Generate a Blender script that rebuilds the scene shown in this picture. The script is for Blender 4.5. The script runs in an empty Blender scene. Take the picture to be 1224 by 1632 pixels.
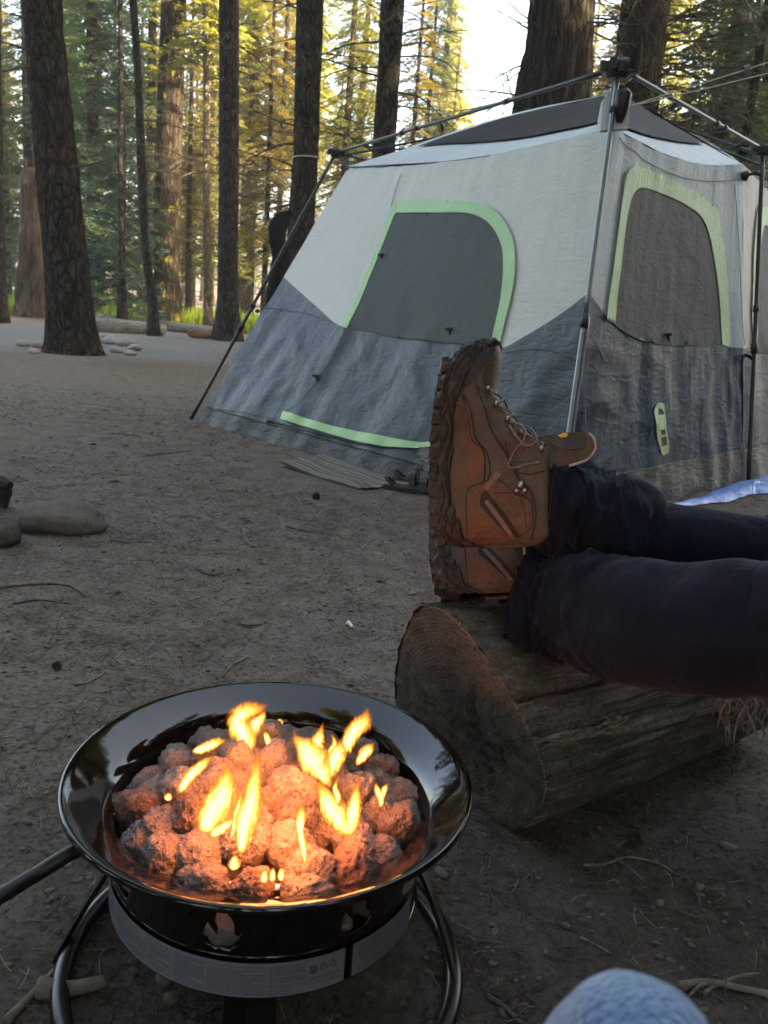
import bpy, bmesh, math, random
import numpy as np
from mathutils import Vector, Matrix, noise
from mathutils.geometry import delaunay_2d_cdt
random.seed(7); RNG = np.random.default_rng(7)
C = bpy.context.scene.collection
SC = bpy.context.scene
rad = math.radians

# ---------------------------------------------------------------- camera
FPX, PITCH, ROLL, CH = 1320.0, 13.4, 4.3, 0.80
_p, _r = rad(PITCH), rad(ROLL)
cF = np.array([0, math.cos(_p), -math.sin(_p)]); _R = np.array([1.0, 0, 0]); _U = np.cross(_R, cF)
cR = _R*math.cos(_r)+_U*math.sin(_r); cU = _U*math.cos(_r)-_R*math.sin(_r); cC = np.array([0, 0, CH])
cam_d = bpy.data.cameras.new('camera'); cam = bpy.data.objects.new('camera', cam_d); C.objects.link(cam)
cam.matrix_world = Matrix(((cR[0], cU[0], -cF[0], 0), (cR[1], cU[1], -cF[1], 0), (cR[2], cU[2], -cF[2], CH), (0, 0, 0, 1)))
cam_d.sensor_fit = 'VERTICAL'; cam_d.sensor_height = 36; cam_d.sensor_width = 27
cam_d.lens = FPX*36/1632; cam_d.clip_start = 0.02; cam_d.clip_end = 2000
cam_d.dof.use_dof = True; cam_d.dof.focus_distance = 1.5; cam_d.dof.aperture_fstop = 10.0
SC.camera = cam

# ---------------------------------------------------------------- light
SUN_AZ = (0.90, -0.40)           # horizontal direction towards the sun
SUN_EL = 25.0
w = bpy.data.worlds.new("World"); SC.world = w; w.use_nodes = True
nt = w.node_tree; nt.nodes.clear()
o_ = nt.nodes.new('ShaderNodeOutputWorld'); bg = nt.nodes.new('ShaderNodeBackground'); sk = nt.nodes.new('ShaderNodeTexSky')
sk.sky_type = 'NISHITA'; sk.sun_disc = False; sk.sun_elevation = rad(SUN_EL)
sk.sun_rotation = math.atan2(SUN_AZ[0], SUN_AZ[1])
sk.air_density = 1.0; sk.dust_density = 4.0
bg.inputs[1].default_value = 0.15
tn = nt.nodes.new('ShaderNodeMix'); tn.data_type = 'RGBA'; tn.blend_type = 'MULTIPLY'; tn.inputs[0].default_value = 1.0; tn.inputs[7].default_value = (1.12, 1.0, .84, 1)
nt.links.new(sk.outputs[0], tn.inputs[6]); nt.links.new(tn.outputs[2], bg.inputs[0]); nt.links.new(bg.outputs[0], o_.inputs[0])
sd = bpy.data.lights.new('sun', 'SUN'); sd.energy = 5.0; sd.angle = rad(0.5); sd.color = (1.0, 0.78, 0.46)
so = bpy.data.objects.new('sun', sd); C.objects.link(so)
_d = Vector((SUN_AZ[0], SUN_AZ[1], 0)).normalized()*math.cos(rad(SUN_EL)); _d.z = math.sin(rad(SUN_EL))
so.rotation_euler = _d.to_track_quat('Z', 'Y').to_euler()
SC.view_settings.view_transform = 'Standard'; SC.view_settings.look = 'None'
SC.view_settings.exposure = 3.22; SC.view_settings.gamma = 1.0
SC.cycles.max_bounces = 6; SC.cycles.transparent_max_bounces = 24; SC.cycles.diffuse_bounces = 3
SC.cycles.caustics_reflective = False; SC.cycles.caustics_refractive = False
SC.cycles.sample_clamp_indirect = 4.0

# ---------------------------------------------------------------- picture -> place helpers (real distances)
def ray(x, y): return cF+cR*(x-612)/FPX-cU*(y-816)/FPX
def gp(x, y, h=0.0):
    d = ray(x, y); return cC+d*((h-CH)/d[2])
def at(x, y, z): return cC+ray(x, y)*z
def hd(x, y, dist):                       # point on the ray at a given horizontal distance
    d = ray(x, y); return cC+d*(dist/math.hypot(d[0], d[1]))
def proj(P):
    d = np.asarray(P, float)-cC; z = d@cF
    return 612+FPX*(d@cR)/z, 816-FPX*(d@cU)/z

# ---------------------------------------------------------------- object helpers
def mesh(name, v, f, mat=None, parent=None, smooth=False, uv=None):
    me = bpy.data.meshes.new(name)
    v = np.asarray(v, dtype=float)
    me.from_pydata(v.tolist(), [], [tuple(int(i) for i in q) for q in f]); me.update()
    if smooth: me.polygons.foreach_set('use_smooth', [True]*len(me.polygons))
    if uv is not None:
        l = me.uv_layers.new(name='UVMap'); li = np.zeros(len(me.loops), dtype=np.int32); me.loops.foreach_get('vertex_index', li)
        l.data.foreach_set('uv', np.asarray(uv)[li].astype(np.float32).ravel())
    if mat:
        for m in (mat if isinstance(mat, (list, tuple)) else [mat]): me.materials.append(m)
    o = bpy.data.objects.new(name, me); C.objects.link(o)
    if parent: o.parent = parent
    return o
def setmi(o, idx): o.data.polygons.foreach_set('material_index', list(idx))
def tag(o, label=None, cat=None, group=None, kind=None):
    if label: o['label'] = label
    if cat: o['category'] = cat
    if group: o['group'] = group
    if kind: o['kind'] = kind
    return o
def thing(name, label, cat, loc=(0, 0, 0), group=None):
    o = bpy.data.objects.new(name, None); C.objects.link(o); o.location = Vector([float(a) for a in loc]); o.empty_display_size = .1
    return tag(o, label, cat, group)
def loc_mesh(name, v, f, mat, parent, **k):      # world coordinates -> child of an unrotated empty
    v = np.asarray(v, float)-np.array(parent.location)
    return mesh(name, v, f, mat, parent, **k)
def recenter(o):                                 # put a lone mesh's origin at its base
    me = o.data; co = np.zeros(len(me.vertices)*3); me.vertices.foreach_get('co', co); co = co.reshape(-1, 3)
    c = np.array([co[:, 0].mean(), co[:, 1].mean(), co[:, 2].min()]); me.vertices.foreach_set('co', (co-c).ravel()); o.location = Vector(c); me.update(); return o
def copy_tree(o, parent=None):
    c = o.copy(); C.objects.link(c); c.parent = parent
    for ch in list(o.children): copy_tree(ch, c)
    return c
class MB:
    def __init__(s): s.v = []; s.f = []; s.n = 0; s.mi = []
    def add(s, v, f, mi=0):
        v = np.asarray(v, float); s.v.append(v)
        for q in f: s.f.append(tuple(int(i)+s.n for i in q)); s.mi.append(mi)
        s.n += len(v); return s
    def out(s): return np.concatenate(s.v), s.f
    def build(s, name, mat, parent=None, world=True, smooth=False):
        v, f = s.out()
        o = loc_mesh(name, v, f, mat, parent, smooth=smooth) if (parent is not None and world) else mesh(name, v, f, mat, parent, smooth=smooth)
        if any(s.mi): setmi(o, s.mi)
        return o
def frames(P):
    P = np.asarray(P, float); T = np.gradient(P, axis=0); T /= np.linalg.norm(T, axis=1)[:, None]+1e-12
    a = np.array([0, 0, 1.0]) if abs(T[0][2]) < .9 else np.array([1.0, 0, 0])
    N = []; n = np.cross(T[0], a); n /= np.linalg.norm(n)
    for t in T:
        n = n-t*(n@t); n /= np.linalg.norm(n)+1e-12; N.append(n)
    N = np.array(N); B = np.cross(T, N); return T, N, B
def tube(P, r, n=8, cap=True, fn=None):
    P = np.asarray(P, float); k = len(P); r = np.broadcast_to(np.asarray(r, float), (k,))
    T, N, B = frames(P); a = np.arange(n)*2*np.pi/n
    V = P[:, None]+r[:, None, None]*(np.cos(a)[None, :, None]*N[:, None]+np.sin(a)[None, :, None]*B[:, None])
    V = V.reshape(-1, 3)
    F = [(i*n+j, i*n+(j+1) % n, (i+1)*n+(j+1) % n, (i+1)*n+j) for i in range(k-1) for j in range(n)]
    if cap: F += [tuple(range(n-1, -1, -1)), tuple((k-1)*n+j for j in range(n))]
    return V, F
def smooth_path(P, n=20):
    P = np.asarray(P, float); k = len(P); Q = np.vstack([2*P[0]-P[1], P, 2*P[-1]-P[-2]]); out = []
    for t in np.linspace(0, k-1-1e-9, n):
        i = int(t); u = t-i; p0, p1, p2, p3 = Q[i:i+4]
        out.append(.5*((2*p1)+(-p0+p2)*u+(2*p0-5*p1+4*p2-p3)*u*u+(-p0+3*p1-3*p2+p3)*u**3))
    return np.array(out)
def box(c, ax, h):                               # centre, 3 axes, half sizes
    c = np.asarray(c, float); ax = [np.asarray(a, float)/np.linalg.norm(a) for a in ax]
    V = [c+ax[0]*h[0]*i+ax[1]*h[1]*j+ax[2]*h[2]*k for i in (-1, 1) for j in (-1, 1) for k in (-1, 1)]
    return V, [(0, 1, 3, 2), (4, 6, 7, 5), (0, 4, 5, 1), (2, 3, 7, 6), (0, 2, 6, 4), (1, 5, 7, 3)]
def lathe(prof, n=96, ca=0.0):
    prof = np.asarray(prof, float); a = np.arange(n)*2*np.pi/n
    V = np.stack([prof[:, 0][:, None]*np.cos(a), prof[:, 0][:, None]*np.sin(a), np.repeat(prof[:, 1][:, None], n, 1)], -1).reshape(-1, 3)
    return V, [(i*n+j, i*n+(j+1) % n, (i+1)*n+(j+1) % n, (i+1)*n+j) for i in range(len(prof)-1) for j in range(n)]
def inside(P, poly):
    P = np.asarray(P, float); x, y = P[:, 0], P[:, 1]; poly = np.asarray(poly, float); r = np.zeros(len(P), bool); j = len(poly)-1
    for i in range(len(poly)):
        xi, yi = poly[i]; xj, yj = poly[j]
        c = ((yi > y) != (yj > y)) & (x < (xj-xi)*(y-yi)/((yj-yi) if yj != yi else 1e-12)+xi); r ^= c; j = i
    return r
def resample(poly, d, closed=True):
    poly = np.asarray(poly, float); out = []; m = len(poly)
    for i in range(m if closed else m-1):
        a, b = poly[i], poly[(i+1) % m]; k = max(1, int(np.linalg.norm(b-a)/d))
        for t in range(k): out.append(a+(b-a)*t/k)
    if not closed: out.append(poly[-1])
    return np.array(out)
def patch2d(poly, d, holes=()):                  # triangulated sheet inside a 2-D outline
    poly = resample(poly, d); hs = [resample(h, d) for h in holes]
    lo, hi = poly.min(0), poly.max(0)
    g = np.array([(x+(d*.5 if (j % 2) else 0), y) for j, y in enumerate(np.arange(lo[1]+d*.5, hi[1], d*.87)) for x in np.arange(lo[0]+d*.4, hi[0], d)])
    if len(g):
        g = g[inside(g, poly)]
        allb = np.vstack([poly]+hs)
        if len(g):
            keep = np.array([np.min(np.hypot(allb[:, 0]-p[0], allb[:, 1]-p[1])) > d*.45 for p in g]); g = g[keep]
    pts = [poly]+hs; E = []; n = 0
    for q in pts:
        m = len(q); E += [(n+i, n+(i+1) % m) for i in range(m)]; n += m
    V = np.vstack(pts+([g] if len(g) else []))
    v, e, f, _, _, _ = delaunay_2d_cdt([Vector(p) for p in V], E, [], 0, 1e-7)
    v = np.array([tuple(p) for p in v]); f = np.array([q for q in f if len(q) == 3])
    c = v[f].mean(1); k = inside(c, poly)
    for h in hs: k &= ~inside(c, h)
    return v, f[k]
def nz(x, y, z=0.0): return noise.noise(Vector((float(x), float(y), float(z))))
def fbm(x, y, z=0.0, o=4): return noise.fractal(Vector((float(x), float(y), float(z))), 1.0, 2.0, o)

# ---------------------------------------------------------------- material helper
class Mat:
    def __init__(s, name, rough=.8, metal=0.0, spec=.4):
        s.m = bpy.data.materials.new(name); s.m.use_nodes = True; s.t = s.m.node_tree; s.b = s.t.nodes['Principled BSDF']
        s.b.inputs['Roughness'].default_value = rough; s.b.inputs['Metallic'].default_value = metal; s.b.inputs['Specular IOR Level'].default_value = spec
        s.out = s.t.nodes['Material Output']
    def n(s, t, **k):
        nd = s.t.nodes.new(t)
        for a, b in k.items():
            if a.startswith('i_'): nd.inputs[a[2:].replace('_', ' ')].default_value = b
            else: setattr(nd, a, b)
        return nd
    def l(s, a, b): s.t.links.new(a, b)
    def coord(s, kind='Object', scale=(1, 1, 1), rot=(0, 0, 0)):
        tc = s.n('ShaderNodeTexCoord'); mp = s.n('ShaderNodeMapping'); mp.inputs['Scale'].default_value = scale; mp.inputs['Rotation'].default_value = rot
        s.l(tc.outputs[kind], mp.inputs[0]); return mp.outputs[0]
    def noise(s, vec, scale, detail=4, rough=.55, dist=0.0):
        q = s.n('ShaderNodeTexNoise'); q.inputs['Scale'].default_value = scale; q.inputs['Detail'].default_value = detail
        q.inputs['Roughness'].default_value = rough; q.inputs['Distortion'].default_value = dist
        if vec is not None: s.l(vec, q.inputs['Vector'])
        return q.outputs['Fac']
    def vor(s, vec, scale, feat='F1', out='Distance', rnd=1.0):
        q = s.n('ShaderNodeTexVoronoi', feature=feat); q.inputs['Scale'].default_value = scale; q.inputs['Randomness'].default_value = rnd
        s.l(vec, q.inputs['Vector']); return q.outputs[out]
    def ramp(s, fac, stops):
        q = s.n('ShaderNodeValToRGB'); e = q.color_ramp.elements
        while len(e) > 1: e.remove(e[-1])
        for i, (p, c) in enumerate(stops):
            c = (c, c, c) if isinstance(c, (int, float)) else c
            x = e[0] if i == 0 else e.new(p); x.position = p; x.color = (*c, 1)
        s.l(fac, q.inputs[0]); return q.outputs[0]
    def math(s, op, a, b=None, clamp=False):
        q = s.n('ShaderNodeMath', operation=op); q.use_clamp = clamp
        for i, x in enumerate((a, b)):
            if x is None: continue
            if isinstance(x, (int, float)): q.inputs[i].default_value = x
            else: s.l(x, q.inputs[i])
        return q.outputs[0]
    def mix(s, f, a, b, typ='MIX'):
        q = s.n('ShaderNodeMix', data_type='RGBA', blend_type=typ)
        for i, x in ((0, f), (6, a), (7, b)):
            if isinstance(x, (int, float)): q.inputs[i].default_value = x
            elif isinstance(x, tuple): q.inputs[i].default_value = (*x, 1)
            else: s.l(x, q.inputs[i])
        return q.outputs[2]
    def color(s, c):
        if isinstance(c, tuple): s.b.inputs['Base Color'].default_value = (*c, 1)
        else: s.l(c, s.b.inputs['Base Color'])
        return s
    def bump(s, h, strength=.5, dist=.01, prev=None):
        q = s.n('ShaderNodeBump'); q.inputs['Strength'].default_value = strength; q.inputs['Distance'].default_value = dist
        s.l(h, q.inputs['Height'])
        if prev is not None: s.l(prev, q.inputs['Normal'])
        s.l(q.outputs[0], s.b.inputs['Normal']); return q.outputs[0]
    def translucent(s, fac, col):
        tr = s.n('ShaderNodeBsdfTranslucent'); mx = s.n('ShaderNodeMixShader'); mx.inputs[0].default_value = fac
        if isinstance(col, tuple): tr.inputs[0].default_value = (*col, 1)
        else: s.l(col, tr.inputs[0])
        s.l(s.b.outputs[0], mx.inputs[1]); s.l(tr.outputs[0], mx.inputs[2]); s.l(mx.outputs[0], s.out.inputs[0]); return s
def simple(name, col, rough=.7, metal=0.0, spec=.4, var=.25, scale=30, bump=0.0, bscale=200):
    m = Mat(name, rough, metal, spec); v = m.coord()
    f = m.noise(v, scale); a = tuple(x*(1-var) for x in col); b = tuple(min(1, x*(1+var)) for x in col)
    m.color(m.ramp(f, [(.3, a), (.7, b)]))
    if bump: m.bump(m.noise(v, bscale, 3), bump, .002)
    return m.m
# ---------------------------------------------------------------- materials
def bark_mat(name, dark, light, plate=16, moss=None, mossf=(.6, .7), zs=.28):
    m = Mat(name, .95, spec=.15); v = m.coord(scale=(1, 1, zs))
    wn = m.noise(v, 5, 3); vv = m.n('ShaderNodeVectorMath', operation='ADD'); m.l(v, vv.inputs[0])
    sc = m.n('ShaderNodeVectorMath', operation='SCALE'); nv = m.n('ShaderNodeTexNoise'); nv.inputs['Scale'].default_value = 7; m.l(v, nv.inputs['Vector'])
    m.l(nv.outputs['Color'], sc.inputs[0]); sc.inputs['Scale'].default_value = .16; m.l(sc.outputs[0], vv.inputs[1])
    e = m.vor(vv.outputs[0], plate, 'DISTANCE_TO_EDGE'); e = m.math('ADD', e, m.math('MULTIPLY', m.math('SUBTRACT', m.noise(m.coord(scale=(1, 1, .6)), 24, 5, .7), .5), .34)); cr = m.ramp(e, [(0, 0.0), (.09, .5), (.30, 1.0)])
    fine = m.noise(m.coord(scale=(1, 1, .5)), 60, 6, .65)
    col = m.ramp(m.noise(v, 9, 5), [(.3, dark), (.72, light)])
    col = m.mix(m.math('MULTIPLY', fine, .8), col, tuple(x*.55 for x in light), 'MULTIPLY') if False else m.mix(.5, col, m.ramp(fine, [(.35, tuple(x*.5 for x in dark)), (.65, light)]))
    col = m.mix(cr, tuple(x*.55 for x in dark), col); col = m.mix(m.ramp(m.noise(m.coord(scale=(1, 1, 1.4)), 38, 4, .7), [(.60, 0.0), (.72, .6)]), col, tuple(min(1, x*1.7) for x in light))
    if moss:
        mf = m.ramp(m.noise(m.coord(scale=(1, 1, .5)), 3.2, 5, .65), [(mossf[0], 0.0), (mossf[1], 1.0)])
        col = m.mix(mf, col, moss)
    m.color(col)
    h = m.math('ADD', m.math('MULTIPLY', cr, 1.0), m.math('MULTIPLY', fine, .6)); m.bump(h, 1.0, .05)
    return m.m
BARK1 = bark_mat('bark_dark_plated', (.020, .017, .015), (.085, .070, .058), 11, zs=.42)
BARK2 = bark_mat('bark_grey', (.034, .031, .028), (.098, .09, .08), 14, zs=.35)
BARK3 = bark_mat('bark_mossy', (.025, .019, .014), (.080, .062, .046), 9, (.22, .22, .02), (.58, .66), .2)
BARK4 = bark_mat('bark_big', (.018, .015, .013), (.065, .055, .045), 10, (.055, .06, .02), (.62, .74), .16)
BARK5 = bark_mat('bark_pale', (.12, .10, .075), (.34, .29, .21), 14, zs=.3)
def snag_mat():
    m = Mat('snag_wood', .9, spec=.2); v = m.coord(scale=(1, 1, .07))
    c = m.ramp(m.noise(v, 9, 6, .6), [(.32, (.020, .012, .008)), (.5, (.075, .048, .032)), (.7, (.12, .10, .082))]); m.color(c); m.bump(m.noise(v, 22, 5), 1, .04); return m.m
SNAG = snag_mat()
def leaf_mat(name, a, b, tr, tf=.45):
    m = Mat(name, .6, spec=.3); oi = m.n('ShaderNodeObjectInfo'); g = m.n('ShaderNodeNewGeometry')
    f = m.noise(m.coord(), 1.3, 3); f = m.math('ADD', m.math('MULTIPLY', f, .6), m.math('MULTIPLY', g.outputs['Random Per Island'], .5))
    c = m.ramp(f, [(.25, a), (.75, b)]); m.color(c); m.translucent(tf, m.mix(1.0, c, tr, 'MULTIPLY')); return m.m
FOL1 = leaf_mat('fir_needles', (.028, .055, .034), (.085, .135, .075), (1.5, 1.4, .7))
FOL2 = leaf_mat('sunlit_needles', (.09, .11, .035), (.25, .26, .08), (1.5, 1.4, .7), .5)  # brighter needles, sunlight painted into the leaf colour
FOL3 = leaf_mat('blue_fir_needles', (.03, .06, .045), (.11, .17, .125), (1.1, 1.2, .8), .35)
FOL4 = leaf_mat('golden_lit_needles', (.10, .09, .035), (.26, .22, .08), (1.5, 1.35, .6), .45)  # the gold of low sun is painted into these needles
TWIG = simple('twig_bark', (.06, .05, .042), .9, var=.5, scale=20)
TWIGL = simple('pale_twig_bark', (.17, .15, .13), .9, var=.4, scale=20)
GRASS = leaf_mat('meadow_grass', (.12, .18, .03), (.28, .36, .07), (1.6, 1.6, .5), .5)

def ground_mat():
    m = Mat('forest_floor', 1.0, spec=.1); v = m.coord()
    big = m.noise(v, .9, 5, .6); mid = m.noise(v, 9, 6, .65); fine = m.noise(v, 90, 5, .7)
    c = m.ramp(mid, [(.28, (.068, .055, .044)), (.5, (.130, .107, .085)), (.74, (.195, .164, .133))])
    c = m.mix(m.ramp(big, [(.4, 0.0), (.62, .6)]), c, (.135, .12, .102))
    c = m.mix(m.ramp(fine, [(.36, .85), (.5, 0.0)]), c, (.03, .024, .02)); c = m.mix(m.ramp(m.noise(v, 45, 4, .7), [(.55, 0.0), (.68, .55)]), c, (.20, .175, .145))
    c = m.mix(m.ramp(m.noise(v, 230, 2), [(.68, 0.0), (.74, .7)]), c, (.25, .22, .18))
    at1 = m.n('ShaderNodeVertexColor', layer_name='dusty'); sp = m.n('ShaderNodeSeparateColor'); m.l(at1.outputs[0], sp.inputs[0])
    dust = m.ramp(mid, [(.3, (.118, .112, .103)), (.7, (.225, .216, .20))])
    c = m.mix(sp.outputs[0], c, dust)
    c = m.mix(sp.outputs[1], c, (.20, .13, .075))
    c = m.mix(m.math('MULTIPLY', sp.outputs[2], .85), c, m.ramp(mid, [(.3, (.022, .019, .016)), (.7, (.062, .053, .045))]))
    # needle litter: thin curved dark and pale strokes
    wv = m.n('ShaderNodeTexNoise'); wv.inputs['Scale'].default_value = 14; m.l(v, wv.inputs['Vector'])
    m.color(c)
    h = m.math('ADD', m.math('MULTIPLY', mid, 1.2), m.math('MULTIPLY', fine, .35)); b = m.bump(h, .9, .02)
    m.bump(m.noise(v, 320, 3, .7), .6, .003, b); return m.m
GROUND = ground_mat()

# fabric: creased nylon.  UV is in metres on the wall
def fabric(name, col, rough=.55, crease=1.0, folds=(1, 1, 0), fs=6, var=.10, spec=.4, tr=0.0, dirt=0.0, sheen=0.0):
    m = Mat(name, rough, spec=spec); v = m.coord('UV'); q1 = m.n('ShaderNodeMapping'); q1.inputs['Rotation'].default_value = (0, 0, .6); q1.inputs['Scale'].default_value = (1.0, 2.6, 1)
    m.l(v, q1.inputs[0]); q2 = m.n('ShaderNodeMapping'); q2.inputs['Rotation'].default_value = (0, 0, -.75); q2.inputs['Scale'].default_value = (1.0, 2.2, 1); m.l(v, q2.inputs[0])
    def ridge(vec, sc, d=.15):
        n = m.noise(vec, sc, 2, .5, d); a = m.math('ABSOLUTE', m.math('SUBTRACT', n, .5)); return m.ramp(a, [(0, 1.0), (.05, .35), (.16, 0.0)])
    r = m.math('MAXIMUM', ridge(q1.outputs[0], fs), ridge(q2.outputs[0], fs*.85))
    big = m.noise(q1.outputs[0], fs*.5, 3)
    fine = m.noise(q2.outputs[0], fs*5, 4, .6)
    h = m.math('ADD', m.math('MULTIPLY', r, .28), m.math('ADD', m.math('MULTIPLY', big, 1.2), m.math('MULTIPLY', fine, .35)))
    q3 = m.n('ShaderNodeMapping'); q3.inputs['Scale'].default_value = folds; m.l(v, q3.inputs[0])
    vf = m.noise(q3.outputs[0], 4, 3, .5, .3); h = m.math('ADD', h, m.math('MULTIPLY', vf, 1.2))
    m.bump(h, crease, .02)
    a = tuple(x*(1-var) for x in col); b = tuple(x*(1+var) for x in col)
    c = m.ramp(m.noise(v, 2.5, 5, .6), [(.3, a), (.7, b)])
    if dirt: c = m.mix(m.ramp(m.noise(v, 3, 6, .7), [(.5, 0.0), (.75, dirt)]), c, (.10, .085, .065))
    m.color(c)
    if tr: m.translucent(tr, c)
    return m.m
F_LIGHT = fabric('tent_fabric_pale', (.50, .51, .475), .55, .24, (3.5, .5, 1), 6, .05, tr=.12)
F_LIGHTR = fabric('tent_fabric_pale_side_lit', (.37, .45, .50), .55, .28, (4, .4, 1), 6, .05, tr=.12)  # same pale cloth, tinted bluer to offset the warm light on this wall
F_SKIRTD = fabric('tent_skirt_dark', (.026, .029, .028), .6, .6, (1, 2, 1), 6, .15, dirt=.15)
F_BAND = fabric('tent_eave_band', (.50, .57, .60), .5, .4, (3, 1, 1), 6, .05, tr=.12)
F_DARK = fabric('tent_fabric_slate', (.036, .048, .062), .5, .40, (2, .6, 1), 5, .10, spec=.32)
F_DARKR = fabric('tent_fabric_slate_pleated_sheen', (.025, .050, .088), .5, .34, (2.2, .22, 1), 3.5, .08, spec=.08)  # same slate cloth, a bluish sheen painted into this wall's colour
F_MESH = fabric('tent_window_cloth', (.050, .061, .060), .7, .25, (2, .6, 1), 5, .08, spec=.3)
F_GREEN = fabric('tent_trim_green', (.28, .47, .21), .5, .2, (14, 1, 1), 12, .06)
F_SKIRT = fabric('tent_skirt_grey', (.062, .068, .062), .6, .45, (1, 2, 1), 5, .2, dirt=.25)
F_ROOFD = fabric('tent_roof_mesh', (.006, .006, .008), .8, .15, (1, 1, 1), 3, .1)
F_FLOOR = fabric('tent_floor_slate', (.020, .025, .029), .5, .7, (.5, 3, 1), 6, .2, dirt=.4)
THREAD = simple('seam_thread', (.12, .14, .15), .8)
POLE_A = simple('pole_aluminium', (.20, .21, .23), .4, .8, var=.06)
POLE_B = simple('pole_black', (.025, .025, .028), .4, .3, var=.1, spec=.5)
PLAST = simple('black_plastic', (.012, .012, .013), .5, var=.1, spec=.4)
CORD = simple('pale_cord', (.45, .42, .36), .8, var=.1)

# ---------------------------------------------------------------- ground
def sstep(a, b, x): t = min(1, max(0, (x-a)/(b-a))); return t*t*(3-2*t)
def gz(x, y):
    d = math.hypot(x, y)
    near = 1-sstep(5, 14, d)
    z = .012*fbm(x*1.6, y*1.6)*near + .05*fbm(x*.25+9, y*.25)*sstep(6, 14, d)
    z += .006*fbm(x*7, y*7, 3)*(1-sstep(3, 6, d))
    if near > 0:                                  # scuffed hollows
        for (hx, hy, hr, hdp) in HOL:
            q = ((x-hx)**2+(y-hy)**2)/(hr*hr)
            if q < 5: z -= hdp*math.exp(-q*1.5)-.35*hdp*math.exp(-((math.sqrt(q)-1.4)**2)*6)
    if d > 40: z += (d-40)*.02
    z *= 1-.9*math.exp(-((x+.12)**2+(y-.9)**2)/.10)
    return z
HOL = [(float(x), float(y), float(r), float(h)) for x, y, r, h in zip(RNG.uniform(-1.8, 1.3, 26), RNG.uniform(1.3, 4.2, 26), RNG.uniform(.04, .11, 26), RNG.uniform(.006, .018, 26))]
def build_ground():
    def axis(lo, hi, dn, core):
        a = list(np.arange(core[0], core[1]+1e-6, dn)); s = dn
        while a[-1] < hi: s *= 1.09; a.append(a[-1]+s)
        s = dn
        while a[0] > lo: s *= 1.09; a.insert(0, a[0]-s)
        return np.array(a)
    X = axis(-600, 600, .035, (-1.9, 2.3)); Y = axis(-300, 900, .035, (.2, 4.6))
    nx, ny = len(X), len(Y); V = []; col = []
    for y in Y:
        for x in X:
            V.append((x, y, gz(x, y)))
            e = .9*fbm(x*.5, y*.5)
            a = sstep(9.9+.35*fbm(x*.6, 3.3), 11.2+.6*fbm(x*.6, 3.3), y+.3*e)*(1-sstep(19, 26, y+3*e))*(1-sstep(6, 14, x))
            b = sstep(-7.4, -8.2, x+.5*e)*sstep(19, 21, y)*(1-sstep(27, 29, y))*.8 if x < -7 else 0
            soil_shade = max(0, 1-sstep(.2, 1.0, math.hypot((x-.55)/1.0, (y-.95)/.7)+.25*e))*.9  # darker soil by log and pit, partly shade painted into the colour
            soil_shade = max(soil_shade, .6*max(0, 1-sstep(.1, .9, math.hypot(x+.12, (y-.8))+.2*e)))
            col.append((a, max(0, b), soil_shade, 1))
    F = [(j*nx+i, j*nx+i+1, (j+1)*nx+i+1, (j+1)*nx+i) for j in range(ny-1) for i in range(nx-1)]
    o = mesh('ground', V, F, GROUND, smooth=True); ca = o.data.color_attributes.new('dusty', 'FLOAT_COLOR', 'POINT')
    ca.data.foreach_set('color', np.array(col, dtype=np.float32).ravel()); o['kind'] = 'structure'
build_ground()

# ---------------------------------------------------------------- trees
def trunk_mesh(base, pts, n=20, rough=.05, flare=.35, fh=.5, rings=None, seed=0):
    # pts: (point, radius)
    P = smooth_path([p for p, _ in pts], rings or 40); r = np.interp(np.linspace(0, 1, len(P)), np.linspace(0, 1, len(pts)), [q for _, q in pts])
    V, F = tube(P, 1.0, n, True); V = V.reshape(len(P), n, 3)
    for i in range(len(P)):
        h = P[i][2]-P[0][2]
        for j in range(n):
            a = 2*math.pi*j/n
            k = r[i]*(1+rough*fbm(math.cos(a)*1.6+seed, math.sin(a)*1.6, h*1.2)+(.05*fbm(math.cos(a)*5+seed, math.sin(a)*5, h*3.5, 3)-.06*max(0, .12-abs(nz(math.cos(a)*4.2+seed+9, math.sin(a)*4.2, h*1.6)))/.12 if n > 20 else 0)+flare*math.exp(-max(h, 0)/fh)*(1+.45*nz(math.cos(a)*2+seed, math.sin(a)*2, 7)))
            V[i, j] = P[i]+(V[i, j]-P[i])*k
    return V.reshape(-1, 3), F
def twig_tree(mb, p, d, L, r, depth, droop=.25, rng=random, curl=.35, nseg=5, side=3, sides=4):
    P = [np.array(p, float)]; d = np.array(d, float); d /= np.linalg.norm(d)
    for i in range(nseg):
        d = d+np.array([rng.gauss(0, curl*.25), rng.gauss(0, curl*.25), rng.gauss(0, curl*.2)-droop*.22]); d /= np.linalg.norm(d); P.append(P[-1]+d*L/nseg)
    mb.add(*tube(P, np.linspace(r, r*.25, len(P)), sides, False))
    if depth > 0:
        for k in range(side):
            i = rng.randint(1, nseg); q = np.random.RandomState(rng.randint(0, 10**6)).normal(0, 1, 3); q[2] *= .5; q /= np.linalg.norm(q)
            dd = (P[i]-P[i-1]); dd /= np.linalg.norm(dd)
            twig_tree(mb, P[i], dd*.7+q*.75, L*rng.uniform(.35, .65), r*.5, depth-1, droop, rng, curl, max(3, nseg-1), side, 3)
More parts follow.
